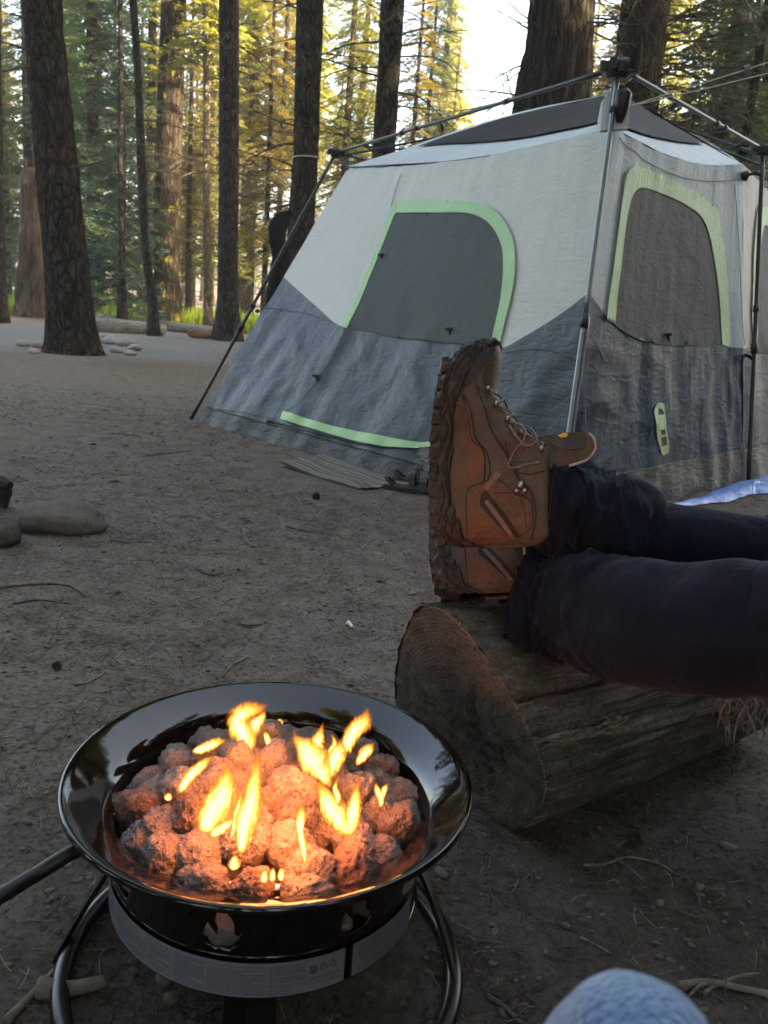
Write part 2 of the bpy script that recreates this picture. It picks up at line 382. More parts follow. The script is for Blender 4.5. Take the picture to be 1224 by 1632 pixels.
def bough_template(L=1.5, nt=15, seed=0, w=.5, card=.13, cw=.032, droop=.25):
    rg = np.random.default_rng(seed); V = []; F = []
    def quad(p, d, s, l, wd):
        i = len(V); n = np.array([0, 0, rg.normal(0, .25)]); s = s+n; s = s/np.linalg.norm(s)
        V.extend([p, p+d*l*.5+s*wd, p+d*l, p+d*l*.5-s*wd]); F.append((i, i+1, i+2, i+3))
    for k in range(nt):
        t = (k+.6)/nt; x = L*t; z = -droop*L*t*t+.06*rg.normal()*t
        for sgn in (-1, 1):
            tl = w*L*(1-t)**.75*.6+.10; ang = rad(52+rg.normal()*9); dx = math.cos(ang); dy = math.sin(ang)*sgn
            m = max(2, int(tl/(card*.55)))
            for j in range(m):
                u = (j+.3)/m; p = np.array([x+dx*tl*u, dy*tl*u, z-.18*tl*u*u+rg.normal()*.012])
                for s2 in (-1, 1):
                    a2 = math.atan2(dy, dx)+s2*rad(38+rg.normal()*12); d = np.array([math.cos(a2), math.sin(a2), rg.normal()*.15-.05]); 
                    quad(p, d, np.array([-math.sin(a2), math.cos(a2), 0]), card*rg.uniform(.7, 1.2), cw)
            d = np.array([dx, dy, -.12]); quad(np.array([x+dx*tl*.75, dy*tl*.75, z-.1*tl]), d, np.array([-dy, dx, 0.]), card, cw)
    return np.array(V), np.array(F)
BT = [bough_template(seed=i, nt=n) for i, n in enumerate((15, 13, 16))]
BTS = [bough_template(seed=9+i, nt=9, card=.22, cw=.06) for i in range(2)]
def crown_arrays(H, z0, n, Lmax, Lmin, tmpl, rg, shape=1.0, droop=(.05, .35), xy=None, skip=0.0):
    Vs = []; Fs = []; n0 = 0
    for k in range(n):
        t = (k+rg.uniform())/n; z = z0+(H-z0)*t
        if rg.uniform() < skip: continue
        L = (Lmin+(Lmax-Lmin)*(1-t)**shape)*rg.uniform(.65, 1.1)
        V, F = tmpl[rg.integers(len(tmpl))]; s = L/1.5
        a = k*2.399+rg.normal()*.35; el = -rg.uniform(*droop)+.5*max(0, t-.6); roll = rg.normal()*.2
        V = V*np.array([s, s*rg.uniform(.8, 1.15), s])
        ca, sa, ce, se, cr_, sr = math.cos(a), math.sin(a), math.cos(el), math.sin(el), math.cos(roll), math.sin(roll)
        Rx = np.array([[1, 0, 0], [0, cr_, -sr], [0, sr, cr_]]); Ry = np.array([[ce, 0, -se], [0, 1, 0], [se, 0, ce]]); Rz = np.array([[ca, -sa, 0], [sa, ca, 0], [0, 0, 1]])
        ox = xy(z) if xy else (0, 0)
        V = V@(Rz@Ry@Rx).T+np.array([ox[0], ox[1], z]); Vs.append(V); Fs.append(F+n0); n0 += len(V)
    return np.vstack(Vs), np.vstack(Fs)
def fast_mesh(name, V, F, mat, parent=None, smooth=False):
    me = bpy.data.meshes.new(name); F = np.asarray(F); k = F.shape[1]
    me.vertices.add(len(V)); me.vertices.foreach_set('co', np.asarray(V, np.float32).ravel())
    me.loops.add(F.size); me.loops.foreach_set('vertex_index', F.astype(np.int32).ravel())
    me.polygons.add(len(F)); me.polygons.foreach_set('loop_start', np.arange(0, F.size, k, dtype=np.int32)); me.polygons.foreach_set('loop_total', np.full(len(F), k, dtype=np.int32))
    me.update(calc_edges=True); me.materials.append(mat)
    o = bpy.data.objects.new(name, me); C.objects.link(o)
    if parent: o.parent = parent
    return o
def make_tree(H, r, z0, nb, Lmax, fol, bark, seed, kind_label, group, tmpl=None, bare=0, shape=.8, Lmin=.35, name='conifer_tree', cat='tree', barez=(1.5, 8), skip=0.0):
    rg = np.random.default_rng(seed); rn = random.Random(seed)
    root = thing(name, kind_label, cat, group=group)
    tp = [(np.array([0, 0, -.15]), r), (np.array([rg.normal()*.05, rg.normal()*.05, H*.35]), r*.8), (np.array([0, 0, H*.7]), r*.5), (np.array([0, 0, H]), r*.06)]
    V, F = trunk_mesh(None, tp, 10, .06, .3, .4, 22, seed); mesh('trunk', V, F, bark, root, smooth=True)
    V, F = crown_arrays(H, z0, nb, Lmax, Lmin, tmpl or BT, rg, shape, skip=skip); fast_mesh('crown', V, F, fol, root)
    if bare:
        mb = MB()
        for k in range(bare):
            z = rg.uniform(*barez); a = rg.uniform(0, 6.28); twig_tree(mb, (0, 0, z), (math.cos(a), math.sin(a), .1), rg.uniform(.8, 2.2), .018, 2, .35, rn, .5, 5, 3)
        mb.build('dead_boughs', TWIG, root, world=False)
    return root
def place(o, x, y, s=1.0, rz=None, z=None):
    o.location = (x, y, gz(x, y)-.03 if z is None else z); o.scale = (s, s, s); o.rotation_euler = (0, 0, random.uniform(0, 6.28) if rz is None else rz); return o

def px_tree(name, label, pxs, dist, bark, top=14, n=28, bare=0, barel=(.5, 1.6), moss=None, seed=1, flare=.35, rough=.06, crown=None, cat='tree', barepx=(0, 400), twc=TWIG, side=3, fh=.5, rings=60):
    # pxs: (x centre, y, width) from the base up, all on a vertical sheet at this distance
    pts = []
    for (x, y, wd) in pxs:
        p = hd(x, y, dist); pts.append((p, wd*.48*((p-cC)@cF)/FPX))
    pts[0][0][2] = gz(pts[0][0][0], pts[0][0][1])-.08
    d = pts[-1][0]-pts[-2][0]; d /= np.linalg.norm(d); d[2] = max(d[2], .9)
    e = pts[-1][0]+np.array([d[0]*.3, d[1]*.3, d[2]])*(top-pts[-1][0][2]); pts.append((e, pts[-1][1]*.35))
    # dense, evenly spaced rings up to the picture's top edge
    root = thing(name, label, cat, loc=(pts[0][0][0], pts[0][0][1], pts[0][0][2]))
    seglen = [0]; 
    for a, b in zip(pts[:-1], pts[1:]): seglen.append(seglen[-1]+np.linalg.norm(b[0]-a[0]))
    S = np.linspace(0, seglen[-1], rings); P = np.array([[np.interp(s, seglen, [q[0][k] for q in pts]) for k in range(3)] for s in S]); R = np.interp(S, seglen, [q[1] for q in pts])
    V, F = trunk_mesh(None, [(p, r) for p, r in zip(P, R)], n, rough, flare, fh, rings, seed)
    loc_mesh('trunk', V, F, bark, root, smooth=True)
    rn = random.Random(seed)
    if bare:
        mb = MB()
        for k in range(bare):
            y = rn.uniform(*barepx); zz = hd(pxs[0][0], y, dist)[2]; i = int(np.argmin(abs(P[:, 2]-zz))); a = rn.uniform(0, 6.28)
            dd = np.array([math.cos(a), math.sin(a), rn.uniform(-.1, .35)])
            twig_tree(mb, P[i]+dd*R[i]*.8, dd, rn.uniform(*barel), rn.uniform(.008, .02), 2, .3, rn, .55, 6, side)
            if bare <= 12: mb.build('dead_bough', twc, root); mb = MB()
        if mb.n: mb.build('dead_boughs', twc, root)
    if crown:
        rg = np.random.default_rng(seed); z0, H, nb, L, fol = crown
        V, F = crown_arrays(H, z0, nb, L, .5, BTS, rg, .7, xy=lambda z: (np.interp(z, P[:, 2], P[:, 0]), np.interp(z, P[:, 2], P[:, 1])))
        V = V-np.array(root.location); fast_mesh('crown', V, F, fol, root)
    return root, P, R
T1 = px_tree('pine_tree', 'thick dark plated pine trunk leaning right, standing in front at the left', [(117, 564, 84), (111, 480, 72), (101, 380, 69), (89, 250, 66), (76, 120, 64), (67, 0, 62)], 11.9, BARK1, n=110, seed=3, flare=.30, fh=.22, rough=.07, bare=8, barel=(.2, .8), crown=(7.5, 18, 90, 2.6, FOL1), rings=300)
T3 = px_tree('young_pine_tree', 'slender grey leaning tree with a kinked trunk behind the fallen logs', [(245, 536, 20), (243, 480, 16), (232, 400, 14), (225, 250, 15), (220, 120, 13), (212, 0, 13)], 18.6, BARK2, n=12, seed=5, bare=34, barel=(.6, 1.8), crown=(8.5, 14, 40, 1.5, FOL1), twc=TWIG)
T4 = px_tree('mossy_tree', 'stout tree trunk with yellow moss high up, right of the slender leaning one', [(264, 518, 50), (266, 430, 42), (268, 300, 44), (270, 200, 42), (274, 100, 42), (277, 0, 42)], 27.5, BARK3, n=18, seed=6, bare=26, barel=(1, 2.6), crown=(9, 22, 60, 3, FOL2))
T5 = px_tree('straight_pine_tree', 'straight grey trunk standing alone left of the hanging jacket', [(362, 548, 42), (363, 480, 33), (364, 350, 33), (365, 200, 33), (365, 0, 33)], 17.9, BARK2, n=56, seed=8, bare=26, barel=(.6, 1.8), crown=(8, 18, 70, 2.4, FOL1), rings=220)
T6 = px_tree('corded_pine_tree', 'dark trunk beside the hanging jacket with a cord tied round it', [(462, 590, 54), (470, 480, 48), (477, 400, 44), (487, 250, 42), (491, 120, 43), (494, 0, 45)], 12.6, BARK2, n=64, seed=9, bare=22, barel=(.4, 1.2), crown=(7.5, 18, 70, 2.4, FOL1), rings=240)
T7 = px_tree('grey_pine_tree', 'grey brown trunk rising behind the left end of the tent roof', [(598, 540, 48), (608, 300, 38), (614, 200, 38), (621, 100, 39), (626, 0, 40)], 15, BARK2, n=24, seed=10, bare=40, barel=(.7, 2.2), crown=(8, 18, 70, 2.6, FOL1), rings=80)
T8 = px_tree('giant_pine_tree', 'massive dark furrowed trunk right behind the tent roof', [(862, 520, 165), (872, 300, 142), (880, 170, 128), (890, 80, 112), (896, 0, 106)], 12.2, BARK4, n=110, seed=11, bare=26, barel=(.6, 2.0), crown=(8, 24, 110, 3.4, FOL1), rings=260, twc=TWIG)
T9 = px_tree('twin_pine_tree', 'mossy edged dark trunk right of the massive one, behind the tent hub', [(985, 500, 105), (1003, 250, 90), (1015, 120, 78), (1030, 0, 80)], 14.5, BARK3, n=32, seed=12, bare=110, barel=(.7, 2.6), crown=(8, 22, 90, 3, FOL1), barepx=(0, 260), side=4)
T10 = px_tree('edge_pine_tree', 'dark trunk cut off by the left edge beside the broken snag', [(-10, 505, 40), (-12, 300, 34), (-16, 0, 32)], 21, BARK1, n=16, seed=14, bare=22, barel=(.8, 2.2), crown=(8, 18, 60, 2.4, FOL1))
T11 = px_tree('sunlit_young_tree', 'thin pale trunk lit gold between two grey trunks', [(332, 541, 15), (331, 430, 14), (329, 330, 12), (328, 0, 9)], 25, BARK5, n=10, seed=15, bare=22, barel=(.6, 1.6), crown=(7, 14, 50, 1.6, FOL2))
T12 = px_tree('small_dark_tree', 'thin dark trunk under the layered blue green fir boughs', [(198, 503, 12), (194, 400, 10), (192, 250, 9), (192, 0, 8)], 22, BARK1, n=10, seed=16, bare=10, barel=(.5, 1.2))
def snag():
    root = thing('tree_snag', 'broken reddish brown standing snag left of the thick leaning trunk', 'dead tree', loc=gp(76, 507)); dist = float(np.linalg.norm(gp(76, 507)[:2]))
    px = [(58, 510, 56), (57, 470, 48), (55, 380, 42), (53, 300, 34), (52, 276, 28), (52, 268, 16)]
    pts = [(hd(x, y, dist), wd*.5*dist/FPX*1.02) for x, y, wd in px]; pts[0][0][2] = -.1
    V, F = trunk_mesh(None, pts, 40, .34, .12, .4, 60, 4); loc_mesh('trunk', V, F, SNAG, root, smooth=True)
    mb = MB()
    for k in range(7):
        a = k*.9; b = pts[4][0]+np.array([math.cos(a)*.13, math.sin(a)*.13, -.5]); mb.add(*tube([b, b+np.array([random.uniform(-.1, .1), 0, random.uniform(.5, 1.3)])], [.10, .01], 5))
    mb.build('splinter', SNAG, root)
snag()

# background forest.  Each tree is its own object; copies share their mesh data
GL = 'background trees of the forest'
protos = [
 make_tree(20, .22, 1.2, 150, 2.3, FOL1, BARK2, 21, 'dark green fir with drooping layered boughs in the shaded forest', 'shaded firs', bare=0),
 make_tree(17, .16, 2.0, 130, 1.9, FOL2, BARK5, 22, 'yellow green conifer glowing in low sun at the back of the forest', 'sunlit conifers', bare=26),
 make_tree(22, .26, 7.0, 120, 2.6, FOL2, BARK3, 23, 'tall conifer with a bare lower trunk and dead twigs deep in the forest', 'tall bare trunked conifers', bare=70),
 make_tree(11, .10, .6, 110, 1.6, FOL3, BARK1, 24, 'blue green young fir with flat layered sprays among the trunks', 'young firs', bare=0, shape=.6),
 make_tree(14, .11, 2.5, 90, 1.5, FOL4, BARK2, 25, 'thin half dead conifer with golden sunlit needles among the trunks', 'half dead conifers', bare=60, barez=(1, 7)),
]
used = [False]*len(protos); BL = [p['label'] for p in protos]
def put(k, x, y, s=1.0, rz=None, label=None):
    o = protos[k] if not used[k] else copy_tree(protos[k]); used[k] = True
    o['label'] = label or BL[k]
    return place(o, x, y, s, rz)
rf = random.Random(5)
def wedge(x, y, m=0): return abs(x-.06*y) < .47*y+m
GAP = lambda x, y: abs(math.degrees(math.atan2(x, y))-6.0) < 2.6
pl = []
def try_put(k, x, y, s, dmin):
    if any(math.hypot(x-a, y-b) < dmin for a, b in pl): return False
    pl.append((x, y)); put(k, x, y, s); return True
HL = {192: 'blue green young fir with layered boughs left of the slender kinked tree', 160: 'taller blue green fir just right of the thick leaning pine, farther back',
 300: 'thin golden twiggy conifer between the mossy trunk and straight grey trunk', 440: 'half dead golden conifer left of the corded trunk, farther back', 420: 'small golden conifer close right of the straight grey trunk',
 540: 'bright yellow green conifer just right of the corded trunk', 560: 'yellow green conifer just left of the grey brown trunk, farther back', 660: 'blue green fir right of the grey brown trunk behind the tent roof',
 700: 'yellow lit conifer at the left edge of the open sky gap', 780: 'small distant conifer standing in the open sky gap', 1090: 'yellow green conifer behind the guy lines right of the tent hub', 1150: 'young fir with low green sprays behind the guy lines at the upper right',
 1180: 'pale green conifer at the upper right corner behind the guy lines', 50: 'dark fir at the far left edge behind the broken snag'}
# hand-placed ones that read in the picture (x pixel at base, distance, kind, scale)
for (x, d, k, s) in [(192, 23, 3, 1.0), (160, 31, 3, 1.3), (50, 34, 0, .9), (15, 36, 4, 1.0), (300, 31, 4, 1.0), (440, 30, 4, 1.1), (420, 24, 4, .8), (540, 27, 1, .9),
                     (560, 34, 1, 1.1), (660, 33, 3, 1.3), (700, 40, 1, .85), (780, 46, 1, .62), (640, 26, 4, .9), (120, 36, 0, 1.0), (1180, 23, 1, 1.0), (150, 27.5, 0, .95), (1105, 18, 0, .9), (1175, 20.5, 0, .95), (1090, 26, 1, 1.0), (1225, 28, 4, 1.0), (950, 25, 4, 1.0), (1150, 15.5, 3, 1.0), (395, 36, 2, 1.0), (330, 34, 1, 1.0), (240, 35, 2, .9), (480, 38, 2, 1.0)]:
    p = hd(x, 470, d); pl.append((p[0], p[1])); put(k, p[0], p[1], s, label=HL.get(x))
n = 0
while n < 38:                                    # sunlit wall of forest beyond the clearing
    y = rf.uniform(44, 78); x = rf.uniform(-.5*y-4, .5*y+2)
    if GAP(x, y) and rf.random() < .9: continue
    if try_put(rf.choice([1, 1, 2, 2, 4, 0]), x, y, rf.uniform(.8, 1.35), 2.2): n += 1
n = 0
while n < 12:                                    # sparse trees in between
    y = rf.uniform(26, 45); x = rf.uniform(-.5*y, .5*y)
    if GAP(x, y): continue
    if try_put(rf.choice([4, 2, 4, 1]), x, y, rf.uniform(.8, 1.2), 2.5): n += 1
n = 0
while n < 95:                                    # dense unseen stand, added right of the picture to shade the camp
    y = rf.uniform(-30, 15); x = rf.uniform(max(7.5, .55*y+5), 40)
    if try_put(rf.choice([0, 0, 3, 0]), x, y, rf.uniform(1.0, 1.45), 1.6): n += 1
for t_, s_ in ((6.5, -.6), (7.5, .9), (9, -1.6), (10, .2), (12, 1.5), (12.5, -1.0), (15, .3), (14, 3), (17, -2.2), (19, 1.2)):  # more unseen firs, added to block sun from the tent's right wall
    x, y = 2.2+.914*t_+.406*s_, 5.2-.406*t_+.914*s_
    if x > .5*y+1.5: pl.append((x, y)); put(0, x, y, 1.15)
for x, y, s in ((-3.4, -3.2, 1.0), (2.6, -4.4, 1.1), (-5.6, .8, 1.0), (5.2, -1.4, 1.0), (-.8, -6.2, 1.2)): put(2, x, y, s)  # unseen trees near the camera, added to darken patches of the rim's reflection
n = 0
while n < 26:                                    # trees left of and behind the camera
    a = rf.uniform(158, 285); r = rf.uniform(8, 26); x = r*math.cos(rad(a)); y = r*math.sin(rad(a))
    if try_put(rf.choice([0, 2, 0]), x, y, rf.uniform(.8, 1.2), 2.5): n += 1
def grass():
    rg = np.random.default_rng(3); V = []; F = []
    for k in range(40000):
        y = 23.5+22*rg.uniform()**1.3; x = rg.uniform(-.5*y, .5*y)
        if fbm(x*.3, y*.3) < -.12: continue
        h = rg.uniform(.15, .65); a = rg.uniform(0, 6.28); z = gz(x, y); d = np.array([math.cos(a), math.sin(a), 0])*.018*rg.uniform(.8, 2); b = np.array([x, y, z-.02]); t = b+np.array([rg.normal()*.1, rg.normal()*.1, h])
        i = len(V); V += [b-d, b+d, t]; F.append((i, i+1, i+2))
    o = fast_mesh('grass', np.array(V), np.array(F), GRASS); o['kind'] = 'stuff'; tag(o, 'bright sunlit yellow green grass under the far trees', 'grass')
grass()
# ---------------------------------------------------------------- tent
B0 = gp(893, 838); B1 = gp(318, 672); 
dN, dL, dR = np.linalg.norm(B0[:2]), np.linalg.norm(B1[:2]), 0
E0 = hd(978, 203, dN+.50); E1 = hd(554, 268, dL+.38)
P2 = gp(1192, 765); E2 = hd(1184, 262, np.linalg.norm(P2[:2])+.34); B2 = gp(1183, 768)
B3 = B0+2*(B2-B0); E3 = E0+2*(E2-E0); E3[2] = E2[2]
tent = thing('cabin_tent', 'pale grey and slate cabin tent with lime green window trim and an outside pole frame', 'tent', loc=(B0+B1)/2*np.array([1, 1, 0]))
class Wall:
    def __init__(s, b0, b1, e0, e1, bulge=.04, seed=0, sag=.03, wr=1.0):
        s.b0, s.b1, s.e0, s.e1 = b0, b1, e0, e1; n = np.cross(b1-b0, (e0+e1-b0-b1)); n /= np.linalg.norm(n)
        if n@(cC-b0) < 0: n = -n
        s.n = n; s.W = np.linalg.norm(b1-b0); s.H = np.linalg.norm((e0+e1-b0-b1)/2); s.bulge = bulge; s.seed = seed; s.sag = sag; s.wr = wr
    def flat(s, u, v): return (s.b0*(1-u)+s.b1*u)*(1-v)+(s.e0*(1-u)+s.e1*u)*v
    def uv(s, x, y):
        u, v = .5, .5
        for _ in range(25):
            f = lambda a, b: np.array(proj(s.flat(a, b)))-np.array([x, y])
            F = f(u, v); J = np.column_stack([(f(u+1e-4, v)-F)/1e-4, (f(u, v+1e-4)-F)/1e-4]); d = np.linalg.solve(J, F); u -= d[0]; v -= d[1]
        return u, v
    def P(s, u, v, off=0.0):
        p = s.flat(u, v); U = u*s.W; V = v*s.H; sd = s.seed
        d = s.bulge*math.sin(math.pi*min(1, max(0, u)))*math.sin(math.pi*min(1, max(0, v)))*(-1)
        low = 1-sstep(.42, .52, v)
        # pleats pulled from the pegs and the eave
        d += s.wr*low*.016*nz(U*5.5+sd+.8*V, V*.7, sd)*(1.3-v)
        a1 = abs(nz(U*2.2+V*1.6+sd, V*2.4-U*.8, sd)); a2 = abs(nz(U*1.5-V*2.2+sd, V*1.8+U*1.9, sd+4))
        d += s.wr*(.010*low+.004)*((.25-min(a1, .25))+(.25-min(a2, .25)))*4*.5
        d += s.wr*.007*nz(U*1.3, V*1.3, sd+9)
        if v > .8: d += s.wr*(v-.8)*.05*nz(U*9, 3.3, sd)
        p = p+s.n*(d+off); p = p+np.array([0, 0, -s.sag*math.sin(math.pi*min(1, max(0, u)))*max(0, v)**3]); return p
WL = Wall(B0, B1, E0, E1, .05, 1.3, .05); WR = Wall(B0, B2, E0, E2, .04, 5.1, .06); WX = Wall(B2, B3, E2, E3, .04, 8.2, .06)
def wpatch(wall, poly, name, mat, off=0.0, d=.035, px=True, parent=tent, holes=()):
    Q = [wall.uv(*q) if px else q for q in poly]; S = np.array([wall.W, wall.H]); Q = np.array(Q)*S
    hs = [np.array([wall.uv(*q) if px else q for q in h])*S for h in holes]
    v2, f = patch2d(Q, d, hs); V = np.array([wall.P(a/wall.W, b/wall.H, off) for a, b in v2])
    return loc_mesh(name, V, f, mat, parent, smooth=True, uv=v2)
def curve(pts, n=40): return [tuple(p) for p in smooth_path(np.array(pts, float), n)]
def wline(wall, pts, name, off=.004, r=.003, mat=THREAD, px=True, mb=None):
    P = [wall.P(*(wall.uv(*q) if px else q), off) for q in curve(pts, 40)]; t = tube(P, r, 5)
    if mb is not None: mb.add(*t); return
    return loc_mesh(name, *t, mat, tent)
# left wall: slate below, pale above, meeting on a curve
LEDGE = [WL.uv(453, 446)[1]]; v_le = WL.uv(458, 442)[1]
bound = [(1.0, v_le)]+[WL.uv(*q) for q in curve([(470, 458), (500, 485), (545, 519), (640, 532), (730, 543), (795, 552), (845, 527), (900, 494), (938, 466)], 40)]+[(0.0, WL.uv(938, 464)[1])]
skl = [WL.uv(*q) for q in [(322, 652), (430, 664), (560, 700), (695, 740)]]; vs = .055
lo = wpatch(WL, [(0, vs), (1, vs)]+bound, 'lower_wall', F_DARK, 0, .03, px=False)
up = wpatch(WL, bound[::-1]+[(1, 1), (0, 1)], 'upper_wall', F_LIGHT, 0, .035, px=False)
wpatch(WL, [(0, -.005), (.55, -.01), (1, -.005), (1, vs), (0, vs)], 'ground_skirt', F_SKIRTD, .002, .03, px=False)
# door: window cloth and green trim
dinL = curve([(549, 519), (590, 420), (628, 331)], 20); dinT = curve([(632, 330), (690, 328), (742, 329), (775, 345), (795, 380), (799, 420), (793, 480), (779, 549)], 40)
door_in = dinL+dinT+curve([(779, 549), (660, 536), (549, 519)], 16)[1:-1]
wpatch(WL, door_in, 'window_cloth', F_MESH, .007, .03)
dout = curve([(631, 313), (690, 308), (748, 310), (789, 328), (812, 365), (819, 410), (812, 470), (792, 556)], 50)
wpatch(WL, [(628, 330)]+dout+dinT[::-1], 'door_trim', F_GREEN, .012, .02)
wpatch(WL, dinL+[(633, 329), (631, 317), (625, 322)]+curve([(622, 327), (582, 420), (541, 518)], 20), 'door_trim', F_GREEN, .010, .02)
wpatch(WL, curve([(452, 655), (520, 676), (600, 693), (660, 704), (700, 703)], 20)+curve([(702, 711), (650, 714), (590, 708), (500, 684), (448, 668)], 20), 'door_trim', F_GREEN, .016, .02)
mb = MB()
for q in ([(400, 492), (450, 492), (500, 500), (545, 519)], [(641, 268), (632, 290), (622, 320)], [(545, 520), (520, 575), (475, 640), (452, 656)], [(324, 650), (380, 656), (440, 668)], [(938, 700), (925, 560)], [(800, 560), (860, 555), (925, 572)], [(545, 519), (640, 532), (730, 543), (782, 550)]): wline(WL, q, 'seam', r=.0017)
# right wall
bR = [WR.uv(*q) for q in curve([(938, 466), (955, 486), (975, 508), (1010, 530), (1060, 546), (1110, 549), (1160, 552), (1200, 558)], 40)]; bR[0] = (0, bound[-1][1]); bR[-1] = (1.0, bR[-1][1])
vs2 = .10
wpatch(WR, [(1, vs2), (0, vs2)]+bR, 'lower_wall', F_DARKR, 0, .03, px=False)
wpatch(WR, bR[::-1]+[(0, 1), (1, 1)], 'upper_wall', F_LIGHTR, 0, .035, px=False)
wpatch(WR, [(0, -.02), (1, -.02), (1, vs2), (0, vs2)], 'ground_skirt', F_SKIRT, .004, .03, px=False)
rin = curve([(981, 514), (992, 420), (1003, 330), (1018, 293), (1050, 293), (1098, 315), (1126, 345), (1140, 400), (1149, 470), (1153, 549)], 60)
wpatch(WR, rin+curve([(1153, 549), (1060, 546), (1010, 532), (981, 514)], 14)[1:-1], 'window_cloth', F_MESH, .007, .03)
rout = curve([(966, 508), (980, 410), (992, 310), (1003, 264), (1035, 259), (1095, 283), (1140, 322), (1154, 385), (1161, 460), (1166, 552)], 60)
wpatch(WR, rout+rin[::-1], 'window_trim', F_GREEN, .012, .02)
for q in ([(984, 218), (1030, 243), (1090, 266), (1183, 286)], [(1025, 779), (1080, 762), (1140, 745), (1190, 733)], [(1003, 538), (960, 545), (925, 555)], [(1170, 290), (1178, 400), (1184, 550)]): wline(WR, q, 'seam', r=.0017)
wline(WL, [(0.001, vs), (.5, vs), (.999, vs)], 'hem', r=.0035, mat=F_FLOOR, px=False); wline(WR, [(0.001, vs2), (.5, vs2), (.999, vs2)], 'hem', r=.0025, mat=F_FLOOR, px=False)
# emblem: green lantern badge printed on the slate cloth
emb_o = curve([(1046, 655), (1050, 645), (1058, 641), (1064, 648), (1066, 690), (1069, 716), (1064, 724), (1056, 724), (1053, 712), (1049, 695), (1046, 655)], 40)[:-1]
h1 = [(1052, 661), (1054, 650), (1060, 651), (1063, 660)]; h2 = [(1054, 685), (1063.5, 684), (1063, 693), (1056, 693.5)]; h3 = [(1055, 697), (1064.5, 695), (1065.5, 709), (1056, 712)]
wpatch(WR, emb_o, 'emblem', F_GREEN, .006, .012, holes=(h1, h2, h3))
# wall beyond the middle pole
vb = bR[-1][1]
wpatch(WX, [(0, vs2), (1, vs2), (1, vb), (0, vb)], 'lower_wall', F_DARKR, 0, .05, px=False)
wpatch(WX, [(0, vb), (1, vb), (1, 1), (0, 1)], 'upper_wall', F_LIGHT, 0, .05, px=False)
wpatch(WX, [(0, -.02), (1, -.02), (1, vs2), (0, vs2)], 'ground_skirt', F_SKIRT, .004, .05, px=False)
def arch(u0, u1, v0, v1, r=.12): return [(u0, v0), (u0+.03, (v0+v1)/2), (u0+.05, v1-.12), (u0+.10, v1-.02), (u0+.18, v1), (u1-.18, v1), (u1-.1, v1-.03), (u1-.03, v1-.13), (u1, (v0+v1)/2), (u1, v0)]
wpatch(WX, curve(arch(.14, .84, vb, .86), 60), 'window_cloth', F_MESH, .007, .04, px=False)
ao = curve(arch(.08, .90, vb, .92), 60); ai = curve(arch(.14, .84, vb, .86), 60); wpatch(WX, ao+ai[::-1], 'window_trim', F_GREEN, .012, .03, px=False)
# far walls (unseen sides close the tent)
B4 = B1+(B3-B0); E4 = E1+(E3-E0)
for a, b, c, d in ((B3, B4, E3, E4), (B4, B1, E4, E1)):
    Wf = Wall(a, b, c, d, 0, 3, .03)
    wpatch(Wf, [(0, 0), (1, 0), (1, .42), (0, .42)], 'lower_wall', F_DARK, 0, .12, px=False)
    wpatch(Wf, [(0, .42), (1, .42), (1, 1), (0, 1)], 'upper_wall', F_LIGHT, 0, .12, px=False)
# roof: facets up to a short ridge, dark mesh inset in each
mid01 = (E0+E1)/2; mid34 = (E3+E4)/2; RA = mid01*.66+mid34*.34; RB = mid01*.34+mid34*.66
RA = gp(972, 148, 2.30); RB = RA+(B3-B0)*.36
M4 = (E4+E1)/2
def facet(pts, sag, wall_edge=None, inset=(.11, .0), dark=True, seed=0):
    # pts[0],pts[1] on the eave, rest towards the ridge; barycentric style mapping through a local plane
    pts = [np.array(p, float) for p in pts]; o = pts[0]; ex = pts[1]-pts[0]; L = np.linalg.norm(ex); ex /= L
    n = np.cross(ex, pts[2]-o); n /= np.linalg.norm(n); n = -n if n[2] < 0 else n; ey = np.cross(n, ex); ey = -ey if ey@(pts[2]-o) < 0 else ey
    q = np.array([((p-o)@ex, (p-o)@ey) for p in pts])
    def f(a, b, off=0.0):
        u = min(1, max(0, a/L)); e = math.exp(-max(b, 0)/.35)
        p = o+ex*a+ey*b+n*off; dz = -sag*math.sin(math.pi*u)*(e); dd = -.035*math.sin(math.pi*u)*(1-e)
        hb = .07*math.exp(-(np.linalg.norm(p-(E1*.4+RA*.6))/.75)**2); return p+np.array([0, 0, dz+hb])+n*(dd+.006*nz(a*4+seed, b*4))
    v2, F = patch2d(q, .09); o1 = loc_mesh('roof_panel', np.array([f(a, b) for a, b in v2]), F, F_BAND, tent, smooth=True, uv=v2)
    if dark:
        c = q.mean(0); k = len(q); ins = []
        # inset polygon: distance from each side
        ds = list(inset) if len(inset) == k else [inset[0]]+[inset[1] or .05]*(k-1)
        A = [(q[i], q[(i+1) % k]) for i in range(k)]; lines = []
        for (a, b), dd in zip(A, ds):
            t = (b-a)/np.linalg.norm(b-a); m = np.array([-t[1], t[0]]); m = m if m@(c-a) > 0 else -m; lines.append((a+m*dd, t))
        for i in range(k):
            (a, t), (b, s) = lines[i-1], lines[i]; M = np.column_stack([t, -s]); w_ = np.linalg.solve(M, b-a); ins.append(a+t*w_[0])
        v2, F = patch2d(np.array(ins), .09)
        loc_mesh('roof_mesh', np.array([f(a, b, .012) for a, b in v2]), F, F_ROOFD, o1, smooth=True, uv=v2).location = (0, 0, 0)
    return o1
def facet2(*a, **k):
    o = facet(*a, **k)
    for ch in o.children:                     # roof_mesh was written relative to its parent panel, whose own offset is zero
        me = ch.data; co = np.zeros(len(me.vertices)*3); me.vertices.foreach_get('co', co); co = co.reshape(-1, 3)-np.array(tent.location)+np.array(o.location); me.vertices.foreach_set('co', co.ravel()); me.update()
facet2([E0, E1, RA], .05, inset=(.30, .20, .04), seed=1)
